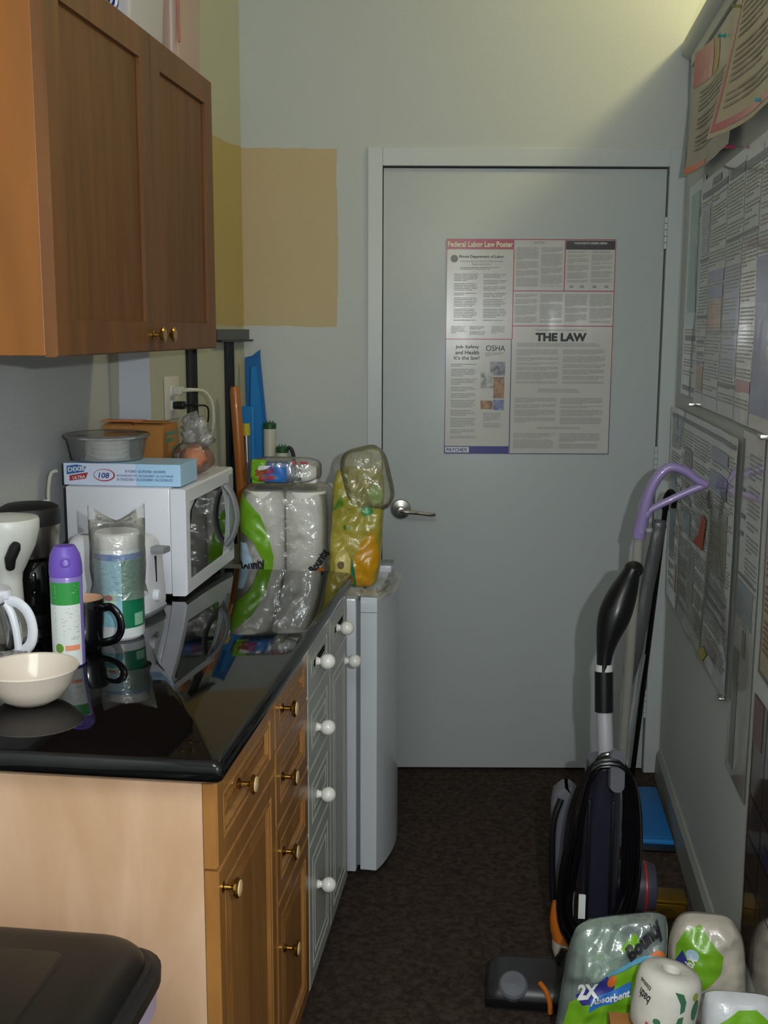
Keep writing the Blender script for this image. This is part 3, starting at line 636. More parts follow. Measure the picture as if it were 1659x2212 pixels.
# things leaning in the corner behind the fridge, standing on the floor behind it
ZF = .0
st = M(); st.tube([(-.835, 3.405, .0), (-.868, 3.365, 1.10), (-.877, 3.353, 1.33), (-.878, 3.352, 1.345)], [.0165, .0165, .0165, .012], 16)
tag(st.build('broom_handle', mat('varnished_wood', 'a8652c', .35, var='97561f', scale=20., stretch=(1, 1, .1), coat=.2)), 'varnished wooden broom handle leaning in the corner', 'broom')
ap = thing('aluminium_pole', 'silver pole with a yellow collar leaning beside the wooden handle', 'pole', (-.85, 3.43, 0))
M().tube([(-.845, 3.447, 0), (-.868, 3.45, 1.188)], .009, 14).build('tube', mat('aluminium', 'b0b0ac', .3, metal=1.), ap)
M().tube([(-.868, 3.45, 1.186), (-.869, 3.45, 1.224)], .0125, 14).build('collar', mat('yellow_plastic', 'b9a81e', .4), ap)
bd = thing('blue_dustpan', 'blue plastic long dustpan standing in the corner against the back wall', 'dustpan', (-.83, 3.50, 0))
m_bp = mat('blue_plastic', '155f9c', .38); m_bp2 = mat('blue_plastic_light', '1b76bb', .38)
def bdf(z): t = z / 1.45; return -.80 - .062 * t, 3.515 + .02 * t
pb = M(); pb.loft([[(bdf(z)[0] - wl, bdf(z)[1], z), (bdf(z)[0] + wr, bdf(z)[1], z), (bdf(z)[0] + wr, bdf(z)[1] + .007, z), (bdf(z)[0] - wl, bdf(z)[1] + .007, z)] for z, wl, wr in ((0, .075, .075), (1.0, .06, .06), (1.20, .036, .032), (1.42, .030, .022), (1.43, .028, .022))])
pb.loft([[(bdf(1.43)[0] - .028, bdf(1.43)[1], 1.43), (bdf(1.43)[0] + .022, bdf(1.43)[1], 1.43), (bdf(1.43)[0] + .022, bdf(1.43)[1] + .007, 1.43), (bdf(1.43)[0] - .028, bdf(1.43)[1] + .007, 1.43)], [(bdf(1.45)[0] - .005, bdf(1.45)[1], 1.435), (bdf(1.45)[0] + .022, bdf(1.45)[1], 1.455), (bdf(1.45)[0] + .022, bdf(1.45)[1] + .007, 1.455), (bdf(1.45)[0] - .005, bdf(1.45)[1] + .007, 1.435)]])
pb.build('blade', m_bp, bd, smooth=0, bevel=.001)
rb = M(); rb.loft([[(bdf(z)[0] - w_ - .004, bdf(z)[1] - .012, z), (bdf(z)[0] + w_ - .004, bdf(z)[1] - .012, z), (bdf(z)[0] + w_ + .004, bdf(z)[1] - .0005, z), (bdf(z)[0] - w_ - .012, bdf(z)[1] - .0005, z)] for z, w_ in ((.5, .02), (1.15, .016), (1.28, .012), (1.40, .003))]); rb.build('rib', m_bp2, bd, smooth=0)
rb = M(); rb.box(-.915, -.855, 3.498, 3.512, 1.10, 1.275); rb.build('side_clip', m_bp2, bd, smooth=0, bevel=.004)
for (x, y, zt, lb) in ((-.780, 3.40, 1.232, 'tall white tube with a dark green cap standing behind the sponge pack'), (-.737, 3.38, 1.160, 'short white tube with a dark green cap and black hook behind the sponge pack')):
    tu = thing('capped_tube', lb, 'tube', (x, y, 0))
    M().lathe([(.0185, 0), (.0195, .002), (.0195, zt - .018)], T((x, y, 0)), 28).build('tube', mat('tube_white', 'b6b4a6', .4), tu)
    M().lathe([(.0202, zt - .019), (.0205, zt - .004), (.017, zt), (.006, zt + .001), (.0, zt + .001)], T((x, y, 0)), 28).build('cap', mat('cap_green', '1b4a2c', .4), tu)
    for k in range(3): M().lathe([(.002, zt), (.0018, zt + .006), (.0, zt + .007)], T((x - .009 + .009 * k, y, 0)), 8, cap=False).build('cap_stud', mat('cap_green', '1b4a2c', .4), tu)
    if zt < 1.2: M().tube(spline([(x + .012, y, zt - .008), (x + .026, y, zt - .005), (x + .036, y, zt - .03), (x + .036, y, zt - .09)], 5), .006, 8).build('hook', m_blackm, tu)

# ------------------------------------------------------------------ pillow packs
def pillow(c, U, V, w, h, d, nu=34, nv=34, wr=.006, seed=0., ex=5., sc=22., back=.9, lumps=None, rc=.10):
    """soft wrapped pack: returns (mesh, front surface fn(x, y, off)); U right, V up on the pack, normal towards -(U x V)... viewer side"""
    U = Vector(U).normalized(); V = Vector(V).normalized(); N = U.cross(V).normalized(); c = Vector(c)
    def prof(x, y):
        a = max(0., 1 - abs(2 * x / w) ** ex); b = max(0., 1 - abs(2 * y / h) ** ex); return (a * b) ** .4
    def wrk(x, y): return wr * (nz(x + seed, y, seed, sc) + .6 * nz(x - seed, y, 2.1, sc * 2.3) + 1.1 * (.25 - abs(nz(x + y * .4, y - x * .5 + seed, 4.7, sc * 1.3)))) + (lumps(x, y) if lumps else 0.)
    def rnd(x, y): return x * (1 - rc * abs(2 * y / h) ** 5), y * (1 - rc * (w / h) * abs(2 * x / w) ** 5)
    def fn(x, y, off=0.):
        p = prof(x, y); k = wrk(x, y) * min(1, p * 2); x, y = rnd(x, y); return c + U * x + V * y + N * (d * .5 * p + k + (off + .0012 if off else 0.))
    def bk(x, y):
        p = prof(x, y); x, y = rnd(x, y); return c + U * x + V * y - N * (d * .5 * p * back + .0005)
    m = M(); m.grid(lambda x, y: fn(x, y), -w / 2, w / 2, -h / 2, h / 2, nu, nv); m.grid(bk, -w / 2, w / 2, -h / 2, h / 2, nu, nv, True)
    return m, fn
FT = .8085     # fridge top
# pack of paper towels on the fridge
tp = thing('paper_towel_pack', 'plastic-wrapped pack of white paper towel rolls with a green band, on the fridge', 'paper towels', (-.652, 3.03, FT))
for x in (-.71, -.59):
    for y in (3.015, 3.13):
        M().lathe([(.02, FT + .004), (.054, FT + .004), (.057, FT + .010), (.057, 1.072), (.054, 1.078), (.02, 1.078)], T((x, y, 0)), 32).build('roll', m_paper, tp)
wm, wfn = pillow((-.652, 3.07, .954), (1, .03, 0), (0, 0, 1), .262, .282, .236, 44, 44, .0045, 2., 9.)
wm.build('wrapper', film('clear_film_wrap', 'f2f2ee', .12, .10, bscale=28., bump=.9), tp, smooth=60)
q = M(); poly(q, [(-.128, .118), (-.118, .124), (-.06, .062), (-.035, .0), (-.022, -.055), (-.03, -.125), (-.062, -.13), (-.05, -.07), (-.082, -.01), (-.127, .02)], wfn, .0012, .012); q.build('print_band', m_green, tp, smooth=60)
q = M(); poly(q, [(-.127, -.02), (-.10, -.02), (-.085, -.06), (-.08, -.10), (-.127, -.10)], wfn, .0012, .012); q.build('print_panel', mat('print_sky', 'a8c3d8', .4, coat=.3), tp, smooth=60)
lettering('lettering', 'Bounty', wfn, -.085, -.088, w=.085, h=.045, m=m_inkd, parent=tp, bold=.05, shear=.25, step=.012, off=.002, rot=18)
lettering('lettering', 'Bounty', wfn, .105, -.07, w=.07, h=.034, m=m_inkd, parent=tp, bold=.05, shear=.25, step=.012, off=.002, rot=58)
q = M(); poly(q, ell(.098, -.098, .02, .012), wfn, .0014, .012); q.build('print_arc', m_orange, tp, smooth=0)
# sponge pack on top of it
sp = thing('sponge_pack', 'clear pack of blue and green scouring sponges lying on the paper towels', 'sponges', (-.65, 3.02, 1.0965))
M().box(-.735, -.632, 2.985, 3.055, 1.099, 1.156).build('sponge', m_blue, sp, bevel=.006)
M().box(-.735, -.70, 2.978, 2.984, 1.100, 1.165).build('label_card', m_green, sp, smooth=0)
M().box(-.60, -.555, 2.985, 3.05, 1.099, 1.150).build('white_roll', m_paper, sp, bevel=.008)
sm, sfn = pillow((-.65, 3.02, 1.134), (1, .03, 0), (0, 0, 1), .205, .072, .098, 36, 20, .004, 5., 6.)
sm.build('wrapper', film('clear_film_wrap2', 'f2f2ee', .10, .10, bscale=34., bump=.9), sp, smooth=60)
q = M(); poly(q, [(-.09, -.03), (-.06, -.03), (-.05, .0), (-.045, .03), (-.085, .032)], sfn, .001, .01); q.build('print_panel', m_green, sp, smooth=60)
q = M(); poly(q, [(-.055, -.03), (.01, -.03), (.012, .012), (-.045, .012)], sfn, .001, .01); q.build('print_panel', mat('print_azure', '2f6fbb', .35, coat=.3), sp, smooth=60)
q = M(); poly(q, [(-.07, .002), (-.045, .006), (-.03, .016), (-.065, .016)], sfn, .0014, .01); q.build('print_patch', m_wtext, sp, smooth=0)
lettering('lettering', 'Scotch', sfn, -.050, .0, w=.056, h=.018, m=m_red, parent=sp, bold=.05, shear=.2, step=.01, off=.004, rot=10)
lettering('lettering', 'Brite', sfn, -.044, -.017, w=.048, h=.017, m=m_red, parent=sp, bold=.05, shear=.2, step=.01, off=.004, rot=10)
q = M(); rect(q, .05, .072, .022, .028, sfn, .001, .01); poly(q, ell(.035, .024, .006, .005), sfn, .001); q.build('red_print', m_red, sp, smooth=0)
# yellow pack leaning beside it
yp = thing('yellow_snack_pack', 'tall yellow plastic pack with green leaf print and a clear folded top, on the fridge', 'bag', (-.44, 3.0, FT))
yU = Vector((1, .05, 0)); yV = Vector((.035, .12, 1)).normalized()
ym, yfn = pillow((-.446, 3.000, .981), yU, yV, .146, .335, .085, 36, 50, .007, 8., 4., rc=.16)
ym.build('pack', mat('yellow_film', 'a99a3e', .22, var='8f8a2c', scale=9., coat=.6, bump=.25, bscale=40.), yp, smooth=60)
_y0 = yfn
yfn = lambda x, y, off=0.: _y0(x, y - .030, off)
q = M(); poly(q, [(-.012, -.137), (.06, -.137), (.07, -.05), (.05, .02), (.02, -.01), (.0, -.06)], yfn, .001, .012); q.build('print_panel', mat('print_gold', 'c08a12', .3, coat=.5), yp, smooth=60)
q = M(); poly(q, [(-.055, -.137), (-.012, -.137), (-.008, -.06), (-.03, -.02), (-.05, -.05)], yfn, .001, .012); q.build('print_panel', mat('print_cream', 'c9b76a', .35, coat=.4), yp, smooth=60)
q = M(); poly(q, [(-.004, -.137), (.012, -.137), (.004, -.085), (-.006, -.05)], yfn, .0014, .012); q.build('leaf', m_dgreen, yp, smooth=60)
q = M(); poly(q, [(-.07, .075), (-.04, .12), (-.035, .09)], yfn, .0014, .012); q.build('leaf', mat('print_moss', '4f7a1c', .35, coat=.3), yp, smooth=60)
q = M(); poly(q, ell(.03, .075, .017, .013), yfn, .0014, .012); q.build('leaf', mat('print_fern', '3f8a4a', .35, coat=.3), yp, smooth=60)
q = M(); poly(q, ell(-.035, -.075, .010, .011), yfn, .0014, .012); q.build('print_seal', mat('print_brown', '6b5a34', .4), yp, smooth=0)
q = M(); poly(q, ell(-.025, .03, .008, .007), yfn, .0014); q.build('print_seal', mat('print_moss', '4f7a1c', .35, coat=.3), yp, smooth=0)
q = M()
for k in range(9): poly(q, [(-.028 + k * .005, -.045), (-.0268 + k * .005, -.045), (-.0238 + k * .0052, .01), (-.025 + k * .0052, .01)], yfn, .0014, .012)
q.build('print_stripes', mat('print_cream', 'c9b76a', .35, coat=.4), yp, smooth=0)
tV = Vector((-.25, .10, 1)).normalized(); tm, tfn = pillow((-.418, 3.010, 1.112), Vector((1, .03, .25)), tV, .135, .185, .112, 36, 38, .008, 31., 2.6, rc=.22)
tm.build('clear_top', film('clear_film_top', 'e8e6c4', .14, .10, bscale=30., bump=.9), yp, smooth=60)
q = M(); poly(q, ell(.02, -.045, .02, .026), tfn, .0012, .012); q.build('print_disc', mat('print_pale_leaf', '8a9a62', .35, coat=.3), yp, smooth=0)
# loose film over the fridge's front edge and small white box
lp = spline([(-.475, 2.902, 0), (-.42, 2.900, 0), (-.375, 2.902, 0), (-.352, 2.93, 0), (-.352, 3.05, 0), (-.356, 3.18, 0)], 8)
lf = M(); NL = len(lp)
def lfn(u, v):
    i = min(NL - 1, int(round(u * (NL - 1)))); p = lp[i]; a = lp[max(0, i - 1)]; b = lp[min(NL - 1, i + 1)]; t = (b - a).normalized(); sd = Vector((t.y, -t.x, 0))
    return p + sd * ((v - .5) * .044) + Vector((0, 0, FT + .004 + .014 * abs(nz(u * 9, v * 3, 1.)) + .02 * (1 - abs(2 * v - 1)) * (.4 + abs(nz(u * 7, 2., 4)))))
lf.grid(lfn, 0, 1, 0, 1, NL - 1, 8)
o = lf.build('plastic_sheet', film('clear_film_sheet', 'dcd6c8', .22, .12, bscale=25., bump=.9), smooth=60); tag(o, 'loose crumpled clear plastic lying over the front of the fridge top', 'plastic sheet')
wb = thing('white_dish', 'small white lidded dish on the far edge of the fridge top', 'dish', (-.41, 3.225, FT))
M().box(-.45, -.372, 3.20, 3.256, FT + .001, FT + .022).build('dish', m_wplast, wb, bevel=.004)
M().box(-.452, -.370, 3.198, 3.258, FT + .0225, FT + .028).build('lid', m_gplast, wb, bevel=.002)

# ------------------------------------------------------------------ on top of the wall cabinet
UT = 2.1185
bg = thing('blue_bag', 'blue and white printed bag on top of the wall cabinet', 'bag', (-.85, 2.15, UT))
pm, pfn = pillow((-.852, 2.17, UT + .112), (.35, 1, 0), (0, 0, 1), .16, .222, .09, seed=4)
pm.build('bag', mat('blue_film', '2a2f8f', .3, coat=.3), bg, smooth=60)
q = M()
for k in range(7): poly(q, [(-.06 + k * .018, -.105), (-.052 + k * .018, -.105), (-.048 + k * .018, -.06 - .01 * (k % 2)), (-.058 + k * .018, -.062)], pfn, .001, .02)
q.build('white_print', m_wtext, bg, smooth=0)
bn = thing('storage_bin', 'frosted white storage bin with a dark round shape inside, on top of the wall cabinet', 'bin', (-.93, 2.42, UT))
rgs = [rrect(-.945, 2.43, .13 + .012 * t, .125 + .012 * t, .03, UT + .0005 + .28 * t) for t in (0, .02, .5, 1)]
M().loft(rgs).build('bin', film('frosted_plastic', 'd2cdd2', .72, .05, rough=.3, bump=.1), bn, smooth=40)
M().lathe([(.0, .002), (.035, .002), (.045, .02), (.045, .075), (.0, .08)], T((-.875, 2.352, UT + .003)), 28, cap=False).build('dark_jar', mat('slate', '2c3340', .5), bn)
bn = thing('storage_bin', 'pinkish translucent storage bin at the far end of the wall cabinet top', 'bin', (-.93, 2.69, UT))
rgs = [rrect(-.937, 2.70, .135 + .006 * t, .096 + .01 * t, .02, UT + .0005 + .30 * t) for t in (0, .02, .5, 1)]
M().loft(rgs).build('bin', film('pink_plastic', 'b89a8e', .8, .05, rough=.3, bump=.1), bn, smooth=40)
M().box(-.8005, -.7965, 2.602, 2.612, UT + .05, UT + .28).build('edge_rib', mat('pink_edge', 'a8665c', .5), bn, smooth=0)

# ------------------------------------------------------------------ black waste bin in front of the end panel
tc_ = thing('waste_bin', 'black plastic waste bin with a domed lid in front of the pale end panel', 'waste bin', (-.69, 1.27, 0))
cxb, cyb, hx, hy = -.700, 1.262, .208, .190
M().loft([rrect(cxb, cyb, hx - .06 + .045 * t, hy - .06 + .045 * t, .05, .0005 + .60 * t) for t in (0, .1, .5, 1)]).build('bin', m_black, tc_, smooth=40)
M().loft([rrect(cxb, cyb, hx + a, hy + a, .06, z) for z, a in ((.555, -.012), (.56, -.005), (.595, -.003), (.602, -.012))], cap0=False, cap1=False).build('liner', mat('liner_lilac', 'b7a6c2', .45), tc_, smooth=40)
M().loft([rrect(cxb, cyb, hx + a, hy + a, .062, z) for z, a in ((.598, -.004), (.600, .002), (.622, .003), (.626, -.004), (.632, -.008))]).build('rim', m_blackm, tc_, smooth=40)
lid = []
for t in range(9):
    a = t / 8 * PI / 2; lid.append(rrect(cxb, cyb, (hx - .016) * (.72 + .28 * math.cos(a)), (hy - .016) * (.72 + .28 * math.cos(a)), .055, .633 + .036 * math.sin(a)))
M().loft(lid).build('lid', mat('bin_lid', '131210', .42), tc_, smooth=50)
M().loft([rrect(cxb - .02, cyb - .01, .115 + a, .10 + a, .02, z) for z, a in ((.6692, 0), (.6712, -.002))]).build('swing_flap', mat('bin_lid', '131210', .42), tc_, smooth=40)

# ------------------------------------------------------------------ labour-law poster on the door
m_post = mat('laminated_paper', 'bfbdb6', .16, coat=.6)
m_bord_r = mat('poster_red', 'a03a4a', .3, coat=.3); m_bord_n = mat('poster_navy', '3a3d6e', .3, coat=.3)
PS = .5475 / 366.
dp = thing('door_poster', 'large laminated labor law poster with red borders taped to the grey door', 'poster', BW(.473, 1.1125, -.004))
def pf(x, y, off=0.):     # poster units: x 0..366 from its left edge, y 0..466 from its top
    return BW(.199 + x * PS, 1.8105 - y * PS, -.0035 + off + .0003 * nz(x * .01, y * .01, 3.))
M().sheet(pf, 0, 366, 0, 466, 24, 30, .001).build('sheet', m_post, dp, smooth=60)
st_ = 40
def pr(name, m, *rs, off=.0006):
    for (x0, x1, y0, y1) in rs:
        q = M(); rect(q, x0, x1, y1, y0, pf, off, st_); q.build(name, m, dp, smooth=0)
pr('border', m_bord_r, (0, 366, 0, 2), (0, 1.5, 2, 214), (145, 147, 22, 214), (147, 366, 109, 111), (255.5, 257.5, 2, 109), (147, 366, 184, 186), (0, 145, 213, 215), (364.5, 366, 2, 300))
pr('border', m_bord_n, (0, 1.5, 215, 466), (143.5, 145.5, 215, 466), (1, 366, 464.5, 466), (364.5, 366, 300, 466))
pr('header', m_bord_r, (1, 146, 2, 22), off=.0008)
def pt(s, x, y, w, h, m=m_inkd, **k): return lettering('lettering', s, pf2, x, -y, w=w, h=h, m=m, parent=dp, off=.0016, **k)
pf2 = lambda x, y, off=0.: pf(x, -y, off)
pt('Federal Labor Law Poster', 73, 11.5, 141, 12, mat('print_cream2', 'd6d0b4', .4), bold=.03)
pt('Illinois Department of Labor', 76, 38, 97, 7.5, bold=.012)
pt('Workplace Safety & Health for Public Employees', 76, 47.5, 92, 4, m_ink)
pt('Required Posting', 76, 54, 40, 4, m_ink)
pt('Job Safety', 48, 231.5, 52, 8.5, bold=.012); pt('and Health', 48, 243, 52, 8.5, bold=.012); pt("It's the law!", 47, 254.5, 55, 8.5, bold=.005)
pt('OSHA', 110, 233.5, 42, 12, shear=0.)
pt('NOTICE', 200, 7.5, 23, 5, m_ink, bold=.02)
pt('Equal Employment Opportunity is', 253, 194, 112, 5, m_ink)
pt('THE LAW', 253, 209, 112, 18.5, bold=.05)
pr('header', mat('print_charcoal', '2e2c2e', .35, coat=.3), (258, 364, 3, 22), off=.0008)
pt('YOUR RIGHTS UNDER USERRA', 311, 8.5, 72, 4.5, m_wtext, bold=.01)
pr('footer', m_navy, (1.5, 143, 449, 465), off=.0008); pr('logo_box', m_wtext, (2.5, 55, 451, 463), off=.001)
pt('PAYCHEX', 28.5, 457, 48, 8, m_navy, bold=.03, shear=.2)
q = M(); poly(q, [(17 + 8 * math.cos(t * .3), 42 + 8 * math.sin(t * .3)) for t in range(21)], pf, .0006); q.build('seal', mat('seal_grey', '6f716c', .4), dp, smooth=0)
# five small pictures
for (x0, x1, y0, y1, c, c2) in ((99, 132, 263, 293, '35353f', '9a9aa0'), (79, 107, 287, 321, '6a6a68', 'b8b6b0'), (107, 131, 296, 343, '5a3f2c', 'a5774a'), (79, 106, 348, 367, 'b07f4a', '5a4030'), (107, 131, 346, 369, '3a3f78', '8a90b0')):
    pr('picture', mat('picture_' + c, c, .35, var=c2, scale=45., coat=.3), (x0, x1, y0, y1), off=.0009)
q = M()
F = lambda x0, x1, y0, y1, p=3.2, **k: fine(q, x0, x1, -y1, -y0, pf2, p, .42, .0007, **k)
F(30, 120, 60, 72); F(17, 70, 74, 178, 3.4); F(81, 133, 74, 178, 3.4); F(12, 45, 186, 206, 2.8); F(52, 88, 186, 206, 2.8); F(100, 130, 186, 206, 2.8)
F(13, 70, 268, 435, 3.6); F(85, 128, 375, 412, 3.4); F(88, 130, 243, 253, 3)
F(151, 200, 18, 104, 2.7, ragged=.04, para=12); F(205, 252, 18, 104, 2.7, ragged=.04, para=12); F(262, 308, 25, 95, 2.7); F(314, 361, 25, 95, 2.7)
for x in (150, 205, 259, 313): F(x, x + 49, 117, 180, 2.7, ragged=.04, para=14)
F(157, 352, 222, 232, 3); F(156, 250, 236, 312, 2.9, ragged=.04, para=10); F(258, 352, 236, 312, 2.9, ragged=.04, para=10); F(205, 300, 322, 334, 3)
F(154, 248, 342, 400, 2.9, ragged=.04, para=10); F(256, 350, 342, 400, 2.9, ragged=.04, para=10); F(205, 300, 406, 414, 3); F(153, 247, 420, 455, 2.9, para=12); F(255, 348, 420, 455, 2.9, para=12)
for x in (272, 295, 322, 348): poly(q, [(x - 4, 98), (x + 4, 98), (x + 5, 103), (x - 5, 103)], pf, .0007)
q.build('fine_print', mat('ink_pale', '8f8f8c', .4), dp, smooth=0, kind='stuff')

# ------------------------------------------------------------------ posters on the right wall
m_lam = mat('laminated_sheet', 'a9a59c', .12, coat=.8)  # paper greyed: the wall's grazing light is put into the colour
m_lam2 = mat('laminated_sheet_blue', '9aa3b4', .12, coat=.8)
m_tan = mat('laminated_sheet_tan', 'a08a68', .2, coat=.5)
def wall_poster(name, label, y_l, y_r, z0, z1, depth, curl=None, m=m_lam, nu=20, nv=20):
    """sheet on the right wall; x runs from its far edge towards the near edge, y up from its bottom"""
    W_ = y_l - y_r; H_ = z1 - z0; th = thing(name, label, 'poster', (RXW - depth, (y_l + y_r) / 2, z0))
    def fn(x, y, off=0.):
        b = curl(x / W_, y / H_) if curl else .0015 * (1 + nz(x * 6, y * 6, depth * 900))
        return Vector((RXW - depth - b - off, y_l - x, z0 + y))
    M().sheet(fn, 0, W_, 0, H_, nu, nv, .0008).build('sheet', m, th, smooth=60)
    return th, fn, W_, H_
def wp_rect(th, fn, name, m, rs, off=.0006, step=.06):
    for (x0, x1, y0, y1) in rs:
        q = M(); rect(q, x0, x1, y0, y1, fn, off, step); q.build(name, m, th, smooth=0)
inkp = mat('ink_wall', '8d8a83', .4, coat=.3); inkdk = mat('ink_wall_dark', '5a5b62', .35, coat=.3)
# upper laminated poster of many columns
th, fn, W_, H_ = wall_poster('wall_poster', 'large laminated poster of printed columns on the right wall, its lower corners held by clips', 3.30, 2.22, 1.315, 1.93, .006, lambda u, v: .003 + .004 * (1 + nz(u * 5, v * 4, 2.)) + .012 * max(0, v - .8) * 5 * max(0, .25 - u))
q = M(); cols = ((.012, .155), (.165, .40), (.41, .62), (.63, .80), (.81, 1.07))
for (x0, x1) in cols: fine(q, x0 + .008, x1 - .008, .02, H_ - .06, fn, .0085, .4, .0008, para=11)
q.build('fine_print', inkp, th, smooth=0, kind='stuff')
wp_rect(th, fn, 'divider', inkdk, [(a - .004, a, .0, H_ - .02) for a in (.16, .405, .625, .805)] + [(.01, .16, .395, .402), (.01, .40, .24, .247), (.165, .62, .20, .207), (.41, .80, .42, .426), (.41, .8, .07, .08), (.01, .15, .115, .122), (.02, .12, .17, .178), (.02, .12, .14, .148)])
wp_rect(th, fn, 'headline', inkdk, [(.02, .40, H_ - .05, H_ - .035), (.43, .62, H_ - .052, H_ - .03), (.64, 1.05, H_ - .055, H_ - .035), (.17, .30, H_ - .03, H_ - .012)], .0009)
wp_rect(th, fn, 'blue_panel', mat('panel_blue', '6e7598', .3, coat=.5), [(.18, .40, .33, .36), (.18, .40, .29, .32), (.81, 1.07, .03, .36)], .001)
wp_rect(th, fn, 'lilac_panel', mat('panel_lilac', '9aa0b8', .3, coat=.5), [(.03, .14, H_ - .20, H_ - .07), (.42, .62, .10, .36)], .0005)
wp_rect(th, fn, 'orange_panel', mat('panel_orange', 'b8865a', .3, coat=.5), [(.17, .39, .21, .285), (.02, .15, .04, .11)], .0007)
wp_rect(th, fn, 'red_panel', mat('panel_red', 'a0565a', .3, coat=.5), [(.64, .80, .07, .095)], .001)
wp_rect(th, fn, 'orange_panel', mat('panel_orange', 'b8865a', .3, coat=.5), [(1.0, 1.07, .02, .12)], .0012)
for x in (.02, 1.0): M().box(RXW - .03, RXW - .004, 3.30 - x - .015, 3.30 - x + .015, 1.306, 1.316).build('clip', m_steel, th, bevel=.002)
# older sheet half hidden behind it
th, fn, W_, H_ = wall_poster('wall_poster', 'pale green and grey notice sticking out behind the large column poster by the door frame', 3.63, 3.32, 1.325, 1.955, .002, None, mat('laminated_sheet_green', '8fa59a', .15, coat=.7))
wp_rect(th, fn, 'lower_notice', m_lam, [(.0, .3, .0, .21)], .0006)
q = M(); fine(q, .03, .28, .05, .20, fn, .009, .4, .001); q.build('fine_print', inkp, th, smooth=0, kind='stuff')
wp_rect(th, fn, 'headline', inkdk, [(.05, .25, .165, .18), (.03, .28, .015, .03)], .0012)
wp_rect(th, fn, 'green_shape', mat('panel_green', '6f9585', .3, coat=.5), [(.05, .22, .25, .60)], .0006)
# middle poster
th, fn, W_, H_ = wall_poster('wall_poster', 'large glossy laminated poster on the right wall with an orange paper scrap stuck on it', 3.70, 2.605, .655, 1.278, .004, lambda u, v: .002 + .005 * (1 + nz(u * 6, v * 3, 7.)) + .02 * max(0, .12 - u) * 4 * v)
q = M(); 
for (x0, x1) in ((.03, .22), (.24, .44), (.46, .74), (.76, 1.08)): fine(q, x0, x1, .03, H_ - .05, fn, .009, .4, .0008, para=9)
q.build('fine_print', inkp, th, smooth=0, kind='stuff')
wp_rect(th, fn, 'headline', inkdk, [(.02, 1.08, H_ - .03, H_ - .018), (.30, .44, H_ - .15, H_ - .10), (.25, .44, .36, .38), (.78, 1.05, .18, .19), (.78, 1.05, .15, .16), (.78, 1.05, .21, .22)], .0009)
wp_rect(th, fn, 'blue_panel', mat('panel_blue', '6e7598', .3, coat=.5), [(.74, 1.0, H_ - .16, H_ - .11), (.74, 1.0, H_ - .085, H_ - .05)], .001)
wp_rect(th, fn, 'teal_panel', mat('panel_teal', '5f7f8c', .3, coat=.5), [(.02, .12, .16, .42), (.30, .45, .27, .34), (.03, .20, H_ - .12, H_ - .03)], .0007)
wp_rect(th, fn, 'olive_panel', mat('panel_olive', '6e6a52', .3, coat=.5), [(.82, 1.03, .27, .43), (.45, .55, .10, .25)], .0008)
wp_rect(th, fn, 'orange_panel', mat('panel_rust', 'a5652f', .3, coat=.5), [(.16, .21, .05, .14), (.18, .23, .34, .39)], .001)
wp_rect(th, fn, 'maroon_panel', mat('panel_maroon', '6a3040', .3, coat=.5), [(.82, .95, .045, .075)], .001)
q = M(); poly(q, [(.53, .277), (.61, .28), (.68, .279), (.72, .37), (.65, .375), (.60, .31)], fn, .0022); q.build('orange_scrap', mat('orange_paper', 'b0502f', .6), th, smooth=0, label='torn orange paper scrap')
q = M(); poly(q, [(.70, .0), (.76, -.008), (.83, .035), (.77, .045)], fn, .0022); q.build('yellow_note', mat('yellow_paper', 'a89f55', .6), th, smooth=0, label='small yellow note')
M().box(RXW - .02, RXW - .003, 2.62, 2.65, .650, .656).build('clip', m_steel, th, bevel=.001)
# narrow poster next to it
th, fn, W_, H_ = wall_poster('wall_poster', 'narrow tall notice with dark stripes next to the glossy poster', 2.59, 2.355, .505, 1.30, .002)
q = M(); fine(q, .09, .22, .35, .75, fn, .010, .4, .0008); q.build('fine_print', inkp, th, smooth=0, kind='stuff')
wp_rect(th, fn, 'headline', inkdk, [(.02, .07, .60, .61), (.02, .06, .56, .57), (.03, .06, .66, .668), (.03, .22, .47, .475)], .0009)
wp_rect(th, fn, 'brown_stripe', mat('panel_brown', '66604f', .3, coat=.5), [(.03, .09, .02, .30), (.11, .15, .30, .36)], .0007)
wp_rect(th, fn, 'slate_panel', mat('panel_slate', '6f7c84', .3, coat=.5), [(.03, .20, .38, .46)], .0007)
# tan sheet; low poster with falloff shade put into its dark colour, near end
th, fn, W_, H_ = wall_poster('wall_poster', 'tan printed sheet with dark border on the right wall above the low red-edged poster', 2.298, 1.78, .824, 1.20, .002, None, m_tan)
wp_rect(th, fn, 'border', inkdk, [(0, .006, 0, H_), (.006, W_, 0, .006)], .0007)
q = M(); fine(q, .02, .5, .02, H_ - .02, fn, .012, .4, .0008); q.build('fine_print', mat('ink_brown', '84694a', .4), th, smooth=0, kind='stuff')
th, fn, W_, H_ = wall_poster('wall_poster', 'glossy red-edged poster with its shade painted in, low on the right wall', 2.315, 1.70, .20, .772, .002, None, mat('laminated_sheet_shaded', '3f3733', .12, coat=.8))
wp_rect(th, fn, 'border', mat('poster_dark_red', '5e2226', .3, coat=.5), [(0, .008, 0, H_), (.008, .09, H_ - .10, H_)], .0007)
wp_rect(th, fn, 'divider', mat('ink_black', '1c191a', .3, coat=.5), [(.01, W_, .35, .355), (.01, W_, .26, .265), (.01, W_, .17, .175), (.12, .125, .0, H_)], .0007)
wp_rect(th, fn, 'blue_patch', mat('poster_dark_blue', '2b2b55', .3, coat=.5), [(.16, .24, .27, .31)], .0009)
